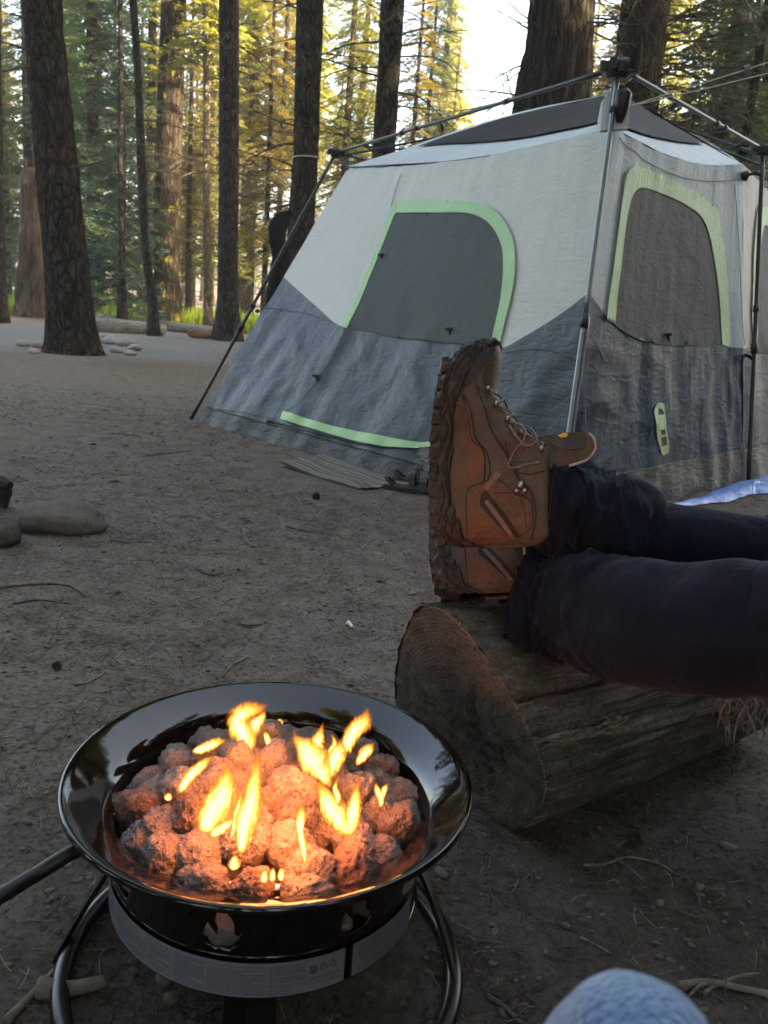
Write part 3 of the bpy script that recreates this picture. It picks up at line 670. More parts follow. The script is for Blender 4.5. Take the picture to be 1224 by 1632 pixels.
facet2([E0, E2, RA], .06, inset=(.24, .11, .04), seed=2)
RM = (RA+RB)/2
facet2([E2, RA, RM], 0, inset=(.04, .04), seed=3); facet2([E2, RB, RM], 0, inset=(.04, .04), seed=4)
facet2([E2, E3, RB], .06, inset=(.16, .05), seed=5); facet2([E3, E4, RB], .05, inset=(.13, .05), seed=6)
facet2([E1, M4, RA], .05, inset=(.13, .05), seed=7); facet2([M4, E4, RB], .05, inset=(.13, .05), seed=8); facet2([M4, RA, RM], 0, inset=(.04, .04), seed=9); facet2([M4, RB, RM], 0, inset=(.04, .04), seed=10)
# tent corner sleeve tongue at the near hub
sl = [hd(954, 192, dN+.44), hd(960, 160, dN+.45), hd(972, 146, dN+.45), hd(998, 150, dN+.45), hd(1003, 178, dN+.44), hd(1000, 205, dN+.42), hd(957, 208, dN+.42)]
V = np.array(sl); V2 = V+cF*.02; k = len(V); loc_mesh('corner_tab', np.vstack([V, V2]), [tuple(range(k)), tuple(range(2*k-1, k-1, -1))]+[(i, (i+1) % k, k+(i+1) % k, k+i) for i in range(k)], F_BAND, tent)
# floor edge: dark slate groundsheet bunched below the door, spilling out
def spill():
    topc = curve([(434, 672), (500, 690), (600, 712), (697, 716), (760, 760), (840, 810)], 50); botc = curve([(432, 692), (500, 705), (580, 724), (640, 748), (700, 785), (830, 845)], 50)
    V = []; UV = []; nr = 12
    for i, (a, b) in enumerate(zip(topc, botc)):
        A = WL.P(*WL.uv(*a), .012); Bp = gp(*b, .004)
        for j in range(nr):
            t = j/(nr-1); p = A*(1-t)+Bp*t; bulge = math.sin(math.pi*t)*(.05+.02*nz(i*.3, j*.6)); p = p+WL.n*bulge+np.array([0, 0, .022*math.sin(math.pi*t)*(1+nz(i*.25, t*3)+.7*math.sin(t*13+i*.12))])
            p[2] = max(p[2], .004); V.append(p); UV.append((i*.05, t*.3))
    F = [(i*nr+j, i*nr+j+1, (i+1)*nr+j+1, (i+1)*nr+j) for i in range(len(topc)-1) for j in range(nr-1)]
    loc_mesh('floor_edge', V, F, F_FLOOR, tent, smooth=True, uv=np.array(UV))
spill()
# small toggle on the door flap and its zip pull
for (x, y) in ((503, 598), (604, 399), (712, 520), (1070, 530)):
    Wk = WL if x < 900 else WR; p = Wk.P(*Wk.uv(x, y), .015); mbx = MB(); mbx.add(*tube([p, p+np.array([.012, -.01, -.035])], [.012, .004], 6)); mbx.add(*tube([p+cR*-.02, p+cR*.02], .008, 6)); mbx.build('toggle', PLAST, tent)
# ---- pole frame
def hdp(x, y, base, k): return hd(x, y, np.linalg.norm(base[:2])+k)
G0 = gp(886, 842); G1 = gp(304, 669); G2 = gp(1193, 768)
H0 = hdp(986, 108, G0, .50); H1 = hdp(536, 243, G1, .46); H2 = hdp(1216, 238, G2, .42)
H3 = H0+2*(H2-H0); G3 = G0+2*(G2-G0); H4 = H1+(H3-H0); G4 = G1+(G3-G0); HM = (H1+H4)/2; GM = (G1+G4)/2
HC = (H2+HM)/2; HC[2] = 2.42; HC0 = RA+np.array([0, 0, .12]); HC1 = RB+np.array([0, 0, .12])
def pole(name, a, b, mat, r=.011, joints=(), thick=None):
    P = smooth_path(np.array([a, b]), 12); mb = MB(); mb.add(*tube(P, r, 12))
    for t, l, k in joints: c = a+(b-a)*t; d = (b-a)/np.linalg.norm(b-a); mb.add(*tube([c-d*l, c+d*l], r*k, 12), mi=1)
    o = mb.build(name, [mat, PLAST], tent, smooth=True); return o
J0 = hd(933, 505, (np.linalg.norm(G0[:2])*.47+np.linalg.norm(H0[:2])*.53))
pole('pole_leg', G0, J0, POLE_A, .0125, ((.98, .03, 1.35),)); pole('pole_leg', J0, H0, POLE_A, .0105, ((.83, .012, 1.5), (.02, .03, 1.3)))
g0b = G0+np.array([.016, 0, 0]); pole('pole_leg', g0b, J0+np.array([.014, 0, 0]), POLE_A, .006)
pole('pole_leg', G1, H1, POLE_B, .012, ((.34, .03, 1.5), (.42, .015, 1.8))); pole('pole_leg', G2, H2, POLE_B, .0125, ((.40, .03, 1.5), (.52, .02, 1.3)))
pole('pole_leg', G3, H3, POLE_B, .012); pole('pole_leg', G4, H4, POLE_B, .012); pole('pole_leg', GM, HM, POLE_B, .012)
def hub(H, s=1.0):
    mb = MB(); V, F = lathe([(0, .028*s), (.03*s, .026*s), (.04*s, .012*s), (.042*s, -.02*s), (.03*s, -.035*s), (0, -.036*s)], 14); mb.add(V+H, F)
    for a in range(0, 360, 60):
        d = np.array([math.cos(rad(a)), math.sin(rad(a)), 0]); mb.add(*box(H+d*.04*s, (d, (0, 0, 1), np.cross(d, (0, 0, 1))), (.022*s, .016*s, .012*s)))
    mb.build('hub', PLAST, tent)
for H in (H0, H1, H2, H3, H4, HM): hub(H, 1.25 if H is H0 else 1.0)
for a, b in ((H0, H1), (H0, H2), (H2, H3), (H3, H4), (H4, HM), (HM, H1)): pole('roof_pole', a, b, POLE_B, .010, ((.28, .02, 1.35), (.60, .03, 1.35), (.66, .02, 1.5)))
for a, b in ((H0, HC), (H1, HC), (H2, HC), (H3, HC), (H4, HC), (HM, HC)): pole('roof_pole', a+np.array([0, 0, -.03]), b-np.array([0, 0, .03]), POLE_B, .008)
# cup connector where the leg meets the fabric corner, straps, stub
def cup(P, d, name='pole_cup', L=.07, r=.035):
    d = np.array(d, float)/np.linalg.norm(d); loc_mesh(name, *tube([P-d*L*.5, P-d*L*.1, P+d*L*.35, P+d*L*.5], [r*.35, r*.9, r, r*.5], 10), PLAST, tent, smooth=True)
cup(hdp(991, 168, G0, .47), (.0, 0, 1), L=.13, r=.036)
def strap(a, b, r=.007, name='frame_strap'): loc_mesh(name, *tube(smooth_path([a, (a+b)/2+np.array([0, 0, .01]), b], 8), r, 6), PLAST, tent)
lerp = lambda a, b, t: a+(b-a)*t
def at_line(a, b, x):    # parameter where the line projects to picture column x
    lo_, hi_ = 0, 1
    for _ in range(40):
        m = (lo_+hi_)/2
        if (proj(lerp(a, b, m))[0]-x)*(proj(b)[0]-proj(a)[0]) < 0: lo_ = m
        else: hi_ = m
    return lerp(a, b, m)
for x, xx, yy, A_, B_, De in ((700, 706, 208, H0, H1, .2), (612, 618, 238, H0, H1, .2)): a = at_line(A_, B_, x); strap(a, hd(xx, yy, np.linalg.norm(a[:2])+.04), .009)
strap(H1, hd(556, 272, dL+.36), .012); 
for x, xx, yy in ((1087, 1070, 172), (1112, 1104, 186), (1196, 1172, 236)): a = at_line(H0, H2, x); strap(a, hd(xx, yy, np.linalg.norm(a[:2])+.05), .011)
p = hdp(1214, 279, G2, .39); strap(p, p+(WR.n*-.02)+cR*-.08, .010, 'pole_stub'); cup(p+cR*-.085+WR.n*-.02, cR, L=.05, r=.03)
for (x, y, xx, yy, base, k) in ((924, 572, 918, 574, G0, .22), (404, 497, 412, 497, G1, .20), (1197, 575, 1186, 566, G2, .16)):
    a = hdp(x, y, base, k); strap(a+cR*.02, hdp(xx, yy, base, k+.02), .012)
# guy lines off to a tree right of the picture
g_a = hdp(994, 172, G0, .47); g_e = np.array([4.6, 6.6, 2.65])
for name, off, lab in (('guy_line', 0, 'upper pale guy cord with a black slider running from the near tent hub'), ('guy_line', 1, 'lower pale guy cord running from the near tent hub without a slider')):
    e = hd(1222, 96 if off == 0 else 113, np.linalg.norm(g_a[:2])+.9); e2 = g_a+(e-g_a)*2.2; P = smooth_path([g_a, (g_a+e2)/2+np.array([0, 0, -.012]), e2], 24)
    o = recenter(mesh(name, *tube(P, .0028, 5), CORD)); tag(o, lab, 'guy line', 'guy lines at the tent')
    if off == 0:
        c = lerp(g_a, e, .83); ob = loc_mesh('slider', *tube([c-(e-g_a)*.02, c+(e-g_a)*.03], .009, 8), PLAST, o); 
gt = g_a+(hd(1222, 104, np.linalg.norm(g_a[:2])+.9)-g_a)*2.2
# ---------------------------------------------------------------- ground litter, stones, logs
def pebble(V0, seed, s, flat=.6, amp=.25, f=1.2):
    out = []
    for v in V0:
        n = np.array(v)/np.linalg.norm(v); k = 1+amp*fbm(n[0]*f+seed, n[1]*f, n[2]*f, 4); out.append(n*k*np.array(s)*np.array([1, 1, flat]))
    return np.array(out)
def ico(sub):
    bm = bmesh.new(); bmesh.ops.create_icosphere(bm, subdivisions=sub, radius=1); V = np.array([v.co[:] for v in bm.verts]); F = [tuple(v.index for v in f.verts) for f in bm.faces]; bm.free(); return V, F
ICO = {k: ico(k) for k in (1, 2, 3, 4, 5)}
def stone_mat(name, a, b, sc=8):
    m = Mat(name, .9, spec=.25); v = m.coord(); c = m.ramp(m.noise(v, sc, 6, .65), [(.3, a), (.7, b)])
    c = m.mix(m.ramp(m.noise(v, sc*9, 3), [(.3, .5), (.45, 0.0)]), c, tuple(x*.5 for x in a)); m.color(c); m.bump(m.noise(v, sc*5, 6, .7), .6, .01); return m.m
STONE = stone_mat('field_stone', (.06, .053, .046), (.12, .108, .095)); STONEP = stone_mat('pale_stone', (.19, .185, .175), (.33, .32, .30)); STONED = stone_mat('sooty_stone', (.03, .028, .026), (.09, .08, .075))
def stone(x, y, s, seed, mat, label, flat=.6, group=None, sink=.25, name='stone'):
    V0, F = ICO[4]; V = pebble(V0, seed, s, flat, .20, .9); a = seed*1.7; Rz = np.array([[math.cos(a), -math.sin(a), 0], [math.sin(a), math.cos(a), 0], [0, 0, 1]])
    o = mesh(name, V if flat < 0 else V, F, mat, smooth=True); o.location = (x, y, gz(x, y)+s[2]*flat*(1-sink)*.9); return tag(o, label, 'stone', group)
def pstone(px, py, wpx, hfrac, seed, mat, label, group=None, dep=1.0, **k):
    p = gp(px, py); d = np.linalg.norm(p-cC); w_ = wpx*.5*d/FPX; return stone(p[0], p[1]+w_*.5, (w_, w_*dep, w_*hfrac), seed, mat, label, 1.0, group, **k)
pstone(84, 850, 136, .38, 3.1, STONE, 'flat rounded brown grey stone lying beside the cold fire ring', dep=.75)
pstone(-6, 868, 60, .75, 8.2, STONED, 'sooty dark stone cut off by the left edge of the fire ring', dep=1.0)
pstone(42, 840, 16, .6, 5.5, STONE, 'small pebble wedged in front of the flat rounded stone')
# charred wood in the old fire ring
CHAR = simple('charred_wood', (.018, .017, .017), .8, var=.6, scale=25, bump=1.0, bscale=40)
p = gp(8, 812); mbc = MB(); 
for k in range(3): a = np.array([p[0]-.26-.02*k, p[1]+.05*k, .05+.03*k]); b = np.array([p[0]+.0+.02*k, p[1]+.02-.03*k, .02+.04*k]); mbc.add(*tube(smooth_path([a, (a+b)/2+np.array([0, 0, .015]), b], 10), [.02+.007*math.sin(i*2.3+k) for i in range(10)], 9))
tag(recenter(mbc.build('charred_wood', CHAR)), 'blackened half burnt wood on top of the fire ring at the left edge', 'firewood')
GP = 'pale stones around the thick leaning pine'
for i, (x, y, wd) in enumerate([(35, 553, 22), (62, 556, 26), (52, 562, 18), (78, 548, 24), (176, 548, 30), (196, 553, 30), (213, 559, 22), (186, 562, 22), (205, 566, 20), (170, 541, 20)]):
    left = x < 100; pstone(x, y, wd, .5, i*2.3+1, STONEP, 'pale grey stone in the small heap on the left of the leaning pine' if left else 'pale grey stone in the small heap on the right of the leaning pine', 'pale stones left of the leaning pine' if left else 'pale stones right of the leaning pine', dep=.8)
pstone(318, 541, 40, .36, 12.2, stone_mat('orange_brown_rock', (.08, .04, .02), (.22, .12, .055), 3), 'low orange brown chunk of rotten wood at the foot of the pale sunlit trunk', dep=.5, name='rotten_wood_chunk')
GREYW = None
def wood_mat(name, a, b, dark, sc=1.0, axis_scale=(1, 12, 12), crack=.8):
    m = Mat(name, .85, spec=.2); v = m.coord('UV', scale=(axis_scale[0]*sc, axis_scale[1]*sc, 1)); g = m.noise(v, 3, 6, .65, .4); g2 = m.noise(m.coord('UV', scale=(2, 3, 1)), 3, 5, .7)
    c = m.ramp(g, [(.28, dark), (.42, a), (.72, b)]); c = m.mix(m.ramp(g2, [(.42, .75), (.62, 0.0)]), c, dark); m.color(c)
    m.bump(m.math('ADD', g, m.math('MULTIPLY', m.noise(v, 14, 4, .7), .5)), crack, .015); return m.m
LOGW = wood_mat('weathered_log_wood', (.10, .085, .068), (.23, .20, .165), (.030, .025, .020), 2.2, (1, 9, 1))
LOGP = wood_mat('silver_log_wood', (.26, .25, .23), (.42, .40, .37), (.10, .085, .07), 1.0, (.5, 7, 1))
def cyl_uv(P, r, n, seed, rough=.08):
    V, F = tube(P, 1.0, n, True); V = V.reshape(len(P), n, 3); uv = []
    r = np.broadcast_to(np.asarray(r, float), (len(P),))
    for i in range(len(P)):
        for j in range(n):
            a = 2*math.pi*j/n; k = r[i]*(1+rough*fbm(math.cos(a)*1.5+seed, math.sin(a)*1.5, i*.25)); V[i, j] = P[i]+(V[i, j]-P[i])*k; uv.append((i/len(P)*2, math.cos(a)*.5+a*.15))
    return V.reshape(-1, 3), F, np.array(uv)
def flog(label, a, b, ra, rb, seed, mat=LOGP):
    A = gp(*a); B_ = gp(*b); A[2] = ra*.7; B_[2] = rb*.7; V, F, uv = cyl_uv(smooth_path([A, (A+B_)/2+np.array([0, 0, .02]), B_], 24), np.linspace(ra, rb, 24), 16, seed)
    o = mesh('fallen_log', V, F, mat, smooth=True, uv=uv); recenter(o); return tag(o, label, 'log', 'fallen logs behind the leaning pine')
flog('thicker silver grey fallen log, nearest of those behind the leaning pine', (150, 528), (262, 533), .17, .13, 2)
flog('long pale fallen log lying behind the nearer grey one', (160, 516), (372, 537), .16, .10, 5)
flog('thin dark fallen log on the grass edge behind the others', (196, 509), (262, 515), .09, .06, 7, LOGW)
# ---- litter: thousands of needles and bark crumbs (nobody could count them)
def litter():
    rg = np.random.default_rng(11)
    def pts(n, pw=1.0):
        out = []
        while len(out) < n:
            y = .45+rg.uniform()**1.6*6.5; x = rg.uniform(-.62, .62)*y+rg.uniform(-.35, .35)
            if fbm(x*1.2, y*1.2)+.25 < rg.uniform(-.4, .4): continue
            out.append((x, y))
        return out
    def needles(name, n, mat, L, r, label, cat):
        V = []; F = []
        for (x, y) in pts(n):
            a = rg.uniform(0, 6.28); l = rg.uniform(*L)*(.6+.5*min(1, y/3)); c = rg.normal()*1.1; z = gz(x, y)+r*.6; k = 5; rr = r*rg.uniform(.6, 1.4)*(1+.25*max(0, y-1.5)); i0 = len(V); tz = rg.uniform(0, .006)+(.004 if rg.uniform() < .2 else 0)
            for j in range(k):
                t = j/(k-1)-.5; aa = a+c*t; px = x+math.cos(a+c*t*.5)*l*t; py = y+math.sin(a+c*t*.5)*l*t; sx, sy = -math.sin(aa)*rr, math.cos(aa)*rr
                zz = z+tz*(t+.5)*2; V += [(px+sx, py+sy, zz), (px, py, zz+rr*1.2), (px-sx, py-sy, zz)]
            for j in range(k-1):
                b = i0+j*3; F += [(b, b+1, b+4, b+3), (b+1, b+2, b+5, b+4)]
        o = fast_mesh(name, np.array(V), np.array(F), mat); o['kind'] = 'stuff'; tag(o, label, cat)
    needles('pine_needles', 10500, simple('needle_dark', (.05, .036, .026), .8, var=.5, scale=3), (.02, .05), .0009, 'fallen brown needles strewn thickly over the dirt', 'needles')
    needles('pale_litter', 1800, simple('needle_pale', (.15, .128, .10), .8, var=.5, scale=3), (.012, .04), .0006, 'pale dry grass and twig bits scattered over the dirt', 'litter')
    V = []; F = []; V0, F0 = ICO[1]
    for (x, y) in pts(4200):
        s = rg.uniform(.0012, .0045)*(1+.2*y)*(1 if rg.uniform() > .03 else 2.2); a = rg.uniform(0, 3.1); q = V0*np.array([s*rg.uniform(.8, 1.8), s, s*.5])+rg.normal(size=V0.shape)*s*.15
        R2 = np.array([[math.cos(a), -math.sin(a), 0], [math.sin(a), math.cos(a), 0], [0, 0, 1]]); q = q@R2.T+np.array([x, y, gz(x, y)+s*.2]); i0 = len(V); V += q.tolist(); F += [(f[0]+i0, f[1]+i0, f[2]+i0) for f in F0]
    o = fast_mesh('gravel_crumbs', np.array(V), np.array(F), simple('soil_crumbs', (.09, .077, .063), .95, var=.55, scale=6)); o['kind'] = 'stuff'; tag(o, 'small soil clods, grit and bark crumbs on the dirt', 'grit')
litter()
# ---- single sticks
STK = simple('stick_wood', (.12, .106, .088), .85, var=.45, scale=30, bump=.8, bscale=60); STKD = simple('dark_stick_wood', (.06, .05, .042), .85, var=.4, scale=30)
def stick(pxs, r, label, mat=STK, name='stick', cat='stick', br=(), lift=0.0):
    P = []
    for i, (x, y) in enumerate(pxs):
        p = gp(x, y); p[2] = gz(p[0], p[1])+r*.8+lift*(i/(len(pxs)-1)); P.append(p)
    mb = MB(); P = smooth_path(P, 14); rr = np.linspace(r, r*.55, 14)*np.array([1+.2*nz(i*.9, r*900) for i in range(14)]); mb.add(*tube(P, rr, 7))
    for (i, dx, dy, l) in br:
        q = gp(*(np.array(proj(P[i]))+np.array([dx, dy]))); q[2] = P[i][2]+r*.4; mb.add(*tube(smooth_path([P[i], (P[i]+q)/2+np.array([0, 0, .004]), q], 6), [r*.55, r*.5, r*.45, r*.4, r*.35, r*.2], 6))
    return tag(recenter(mb.build(name, mat, smooth=True)), label, cat)
stick([(1085, 1580), (1130, 1572), (1180, 1580), (1260, 1592)], .006, 'forked grey stick at the lower right corner behind the blue knee', br=((4, -30, 30, 0), (6, 60, -8, 0)))
stick([(1120, 1590), (1150, 1572), (1225, 1590)], .0035, 'thin pale twig lying across the forked grey stick')
stick([(775, 1596), (800, 1612), (830, 1640)], .004, 'short straight twig at the bottom between fire pit and blue knee', STKD)
stick([(930, 1380), (965, 1376), (1000, 1366), (1050, 1375), (1078, 1392)], .0028, 'thin curved twig with a side shoot in the dark soil below the log', STK, br=((5, 45, 35, 0),))
stick([(935, 1385), (960, 1378), (985, 1372)], .0022, 'short twig touching the curved one below the log', STKD)
stick([(925, 1497), (950, 1510), (972, 1524)], .0022, 'small pale twig above the blue knee')
stick([(62, 1586), (110, 1589), (168, 1576)], .013, 'thick broken pale stick half under the fire pit ring', name='broken_branch', cat='branch')
stick([(10, 1636), (45, 1598), (86, 1553)], .006, 'straight grey stick at the bottom left corner')
stick([(-10, 946), (40, 937), (90, 933), (118, 940), (136, 956)], .006, 'long thin curved branch on the dirt at the left edge below the stone')
stick([(20, 968), (60, 962), (110, 968)], .003, 'thin straight twig just under the curved branch', STKD)
stick([(231, 727), (270, 722), (305, 717)], .004, 'pale twig on the dirt below the tent corner')
stick([(176, 862), (205, 866), (236, 864)], .004, 'short pale twig below the flat stone')
stick([(388, 843), (392, 858), (402, 872)], .004, 'forked twig in the middle of the dirt', br=((7, 12, -14, 0),))
stick([(312, 907), (335, 917), (356, 914)], .004, 'dark curved bark strip in the middle of the dirt', STKD)
stick([(378, 985), (386, 1000), (418, 1001)], .004, 'bent twig left of the log', STKD)
stick([(395, 1048), (370, 1062), (355, 1078)], .0035, 'pale twig just behind the fire pit rim')
stick([(118, 1092), (142, 1086), (165, 1073)], .004, 'pale twig left behind the fire pit')
stick([(178, 690), (200, 692), (222, 695)], .004, 'very pale stick fragment on the dirt at the left')
stick([(455, 838), (490, 845), (545, 852)], .003, 'thin long twig right of the forked one', STKD)
stick([(555, 993), (562, 1000)], .006, 'tiny white fragment left of the log', simple('white_chip', (.6, .58, .55), .8), 'paper_scrap', 'scrap')
# pine cone
def pinecone(px, py, r, label):
    p = gp(px, py); root = MB(); 
    for k in range(70):
        t = k/70; a = k*2.399; z = r*1.9*t; rr = r*math.sin(math.pi*min(1, .12+t*.86))**.7; d = np.array([math.cos(a), math.sin(a), .45]); c = np.array([0, 0, z])+d*rr*.55
        root.add(*box(c, (d, np.cross(d, (0, 0, 1)), np.cross(d, np.cross(d, (0, 0, 1)))), (rr*.5, r*.20, r*.06)))
    V, F = root.out(); V = V@np.array([[0, 0, 1.], [0, 1, 0], [-1, 0, 0]]).T if True else V
    o = mesh('pine_cone', V+np.array([-r, 0, r*.9]), F, simple('cone_scales', (.035, .026, .02), .85, var=.5, scale=60)); o.location = (p[0], p[1], gz(p[0], p[1])); return tag(o, label, 'pine cone')
pinecone(503, 797, .018, 'small dark pine cone on the dirt in front of the doormat'); pinecone(90, 1064, .010, 'tiny black pine cone on the dirt at the far left above the fire pit')
pinecone(1010, 1345, .013, 'narrow brown cone standing in the dark soil under the log')
# ---- doormat
MATM = None
def doormat():
    m = Mat('ribbed_mat', .9, spec=.2); v = m.coord('UV'); 
    wv = m.n('ShaderNodeTexWave'); wv.inputs['Scale'].default_value = 1.0; wv.inputs['Distortion'].default_value = 0; mp = m.n('ShaderNodeMapping'); mp.inputs['Scale'].default_value = (0, 3.0, 1); m.l(v, mp.inputs[0]); m.l(mp.outputs[0], wv.inputs['Vector']); wv.bands_direction = 'Y'
    n_ = m.noise(v, 12, 6, .7); c = m.ramp(wv.outputs['Fac'], [(.1, (.06, .055, .048)), (.35, (.15, .142, .125)), (.8, (.20, .19, .168))]); c = m.mix(m.ramp(n_, [(.4, .6), (.65, 0.0)]), c, (.11, .10, .085)); m.color(c); m.bump(wv.outputs['Fac'], .8, .006)
    A, B_, C_, D = gp(447, 744), gp(520, 731), gp(668, 775), gp(572, 781); nx, ny = 40, 24; V = []; uv = []
    for j in range(ny):
        for i in range(nx):
            u, t = i/(nx-1), j/(ny-1); p = (A*(1-u)+D*u)*(1-t)+(B_*(1-u)+C_*u)*t; e = .004*math.sin(t*6.28*5.5); p[2] = gz(p[0], p[1])+.012+.010*nz(u*3, t*3)+e*.5+(.02*(1-u)**6); V.append(p); uv.append((u, t))
    k = len(V); V += [q-np.array([0, 0, .008]) for q in V]; uv += uv
    F = [(j*nx+i, j*nx+i+1, (j+1)*nx+i+1, (j+1)*nx+i) for j in range(ny-1) for i in range(nx-1)]; F += [tuple(k+a for a in f[::-1]) for f in F]
    F += [(i, i+k, i+1+k, i+1) for i in range(nx-1)]+[((ny-1)*nx+i+1, (ny-1)*nx+i+1+k, (ny-1)*nx+i+k, (ny-1)*nx+i) for i in range(nx-1)]
    tag(recenter(mesh('doormat', V, F, m.m, smooth=False, uv=np.array(uv))), 'dusty grey ribbed doormat on the dirt before the tent door', 'doormat')
doormat()
# ---- sandals
RUB = simple('dark_rubber', (.015, .015, .016), .6, var=.3, scale=20)
def sandal(px, py, ang, L, label):
    p = gp(px, py); root = thing('sandal', label, 'sandal', loc=(p[0], p[1], gz(p[0], p[1]))); out = []
    for k in range(28):
        a = 2*math.pi*k/28; x = math.cos(a)*L/2; out.append((x, math.sin(a)*L*(.17+.04*math.cos(a))*(1-.12*math.cos(2*a))))
    c, s = math.cos(ang), math.sin(ang); R2 = np.array([[c, -s], [s, c]]); o2 = (R2@np.array(out).T).T; k = 28
    V = [(x, y, .003) for x, y in o2]+[(x, y, .024) for x, y in o2]; F = [tuple(range(k-1, -1, -1)), tuple(range(k, 2*k))]+[(i, (i+1) % k, k+(i+1) % k, k+i) for i in range(k)]; mesh('sole', V, F, RUB, root)
    def st(pts, w_=.012): 
        P = [np.array([*(R2@np.array(q[:2])), q[2]]) for q in pts]; P = smooth_path(P, 14); T, N, B_ = frames(P); V = []; 
        for i in range(14):
            d = np.cross(T[i], [0, 0, 1.]); t2 = T[i]; side = np.array([c, s, 0]); V += [P[i]+side*w_, P[i]-side*w_, P[i]-side*w_+np.array([0, 0, .003]), P[i]+side*w_+np.array([0, 0, .003])]
        F = [(i*4+a, i*4+(a+1) % 4, i*4+4+(a+1) % 4, i*4+4+a) for i in range(13) for a in range(4)]+[(0, 1, 2, 3), (55, 54, 53, 52)]; mesh('strap', V, F, RUB, root)
    st([(L*.22, -L*.19, .01), (L*.22, -.1*L, .06), (L*.24, .05*L, .065), (L*.22, L*.19, .01)], .014); st([(L*.02, -L*.17, .01), (0, 0, .085), (L*.05, L*.17, .01)], .014); st([(-L*.25, -L*.13, .01), (-L*.42, -.10*L, .05), (-L*.46, 0, .055), (-L*.42, .1*L, .05), (-L*.25, L*.13, .01)], .009)
sandal(655, 783, rad(-8), .27, 'dark strappy sandal lying nearer beside the doormat'); sandal(665, 771, rad(-14), .26, 'dark strappy sandal lying farther back against the tent floor')
# ---- blue tarp under the tent
def tarp():
    m = Mat('blue_tarp', .35, spec=.5); v = m.coord(); m.color(m.ramp(m.noise(v, 8, 4), [(.3, (.06, .14, .42)), (.7, (.12, .25, .62))])); m.bump(m.noise(v, 14, 4, .6), .8, .02)
    top = [(1040, 812), (1090, 803), (1150, 780), (1192, 766), (1235, 752), (1420, 690)]; bot = [(1045, 818), (1100, 808), (1160, 800), (1195, 790), (1235, 786), (1500, 760)]; T_ = curve(top, 40); B_ = curve(bot, 40); V = []; n_ = 6
    for i in range(40):
        a, b = gp(*T_[i]), gp(*B_[i])
        for j in range(n_): t = j/(n_-1); p = a*(1-t)+b*t; p[2] = gz(p[0], p[1])+.008+.018*math.sin(math.pi*t)*(1+nz(i*.3, t*3))+.006*nz(i*.7, j); V.append(p)
    F = [(i*n_+j, i*n_+j+1, (i+1)*n_+j+1, (i+1)*n_+j) for i in range(39) for j in range(n_-1)]; o = recenter(mesh('tarp', V, F, m.m, smooth=True)); tag(o, 'bright blue tarp edge poking out from under the tent', 'tarp')
    p = gp(1205, 779); V, F = lathe([(.005, .002), (.009, .006), (.014, .002)], 16); c = np.array([p[0], p[1], gz(p[0], p[1])+.036]); loc_mesh('grommet', V+c, F, simple('brass_ring', (.6, .55, .5), .3, 1.0), o)
tarp()
# ---- jacket hanging on the corded tree
def jacket():
    JK = simple('black_fleece', (.012, .012, .014), .95, var=.4, scale=12, bump=.6, bscale=60, spec=.1); d = 12.05
    st = [(461, 336, 8, .05), (452, 341, 22, .10), (444, 358, 30, .14), (443, 385, 27, .15), (447, 410, 25, .15), (444, 440, 28, .17), (440, 470, 32, .17), (436, 505, 30, .16), (437, 530, 30, .12)]
    P = np.array([hd(x, y, d) for x, y, _, _ in st]); W_ = [w_*.5*d/FPX for _, _, w_, _ in st]; D = [q*.8 for *_, q in st]; n = 22; Q = smooth_path(P, 36); W_ = np.interp(np.linspace(0, 1, 36), np.linspace(0, 1, 9), W_); D = np.interp(np.linspace(0, 1, 36), np.linspace(0, 1, 9), D); V = []
    for i in range(36):
        for j in range(n):
            a = 2*math.pi*j/n; k = 1+.22*nz(math.cos(a)*2, math.sin(a)*2, i*.12); V.append(Q[i]+cR*math.cos(a)*W_[i]*k+np.array([0, 1, 0])*math.sin(a)*D[i]*k)
    F = [(i*n+j, i*n+(j+1) % n, (i+1)*n+(j+1) % n, (i+1)*n+j) for i in range(35) for j in range(n)]+[tuple(range(n)), tuple(35*n+j for j in range(n-1, -1, -1))]
    tag(recenter(mesh('hanging_jacket', V, F, JK, smooth=True)), 'black jacket hanging by its hood from the side of a trunk', 'jacket')
jacket()
# cord round the trunk
_, PP, RR = T6
zc = hd(484, 252, 12.6)[2]; i = int(np.argmin(abs(PP[:, 2]-zc))); a_ = np.arange(0, 2*np.pi+.1, .2)
P = np.array([[PP[i][0]+(RR[i]+.012)*math.cos(a), PP[i][1]+(RR[i]+.012)*math.sin(a), zc+.012*math.cos(a)] for a in a_])
tag(recenter(mesh('rope', *tube(P, .011, 6), CORD)), 'pale cord tied around the dark trunk above the hanging jacket', 'rope')
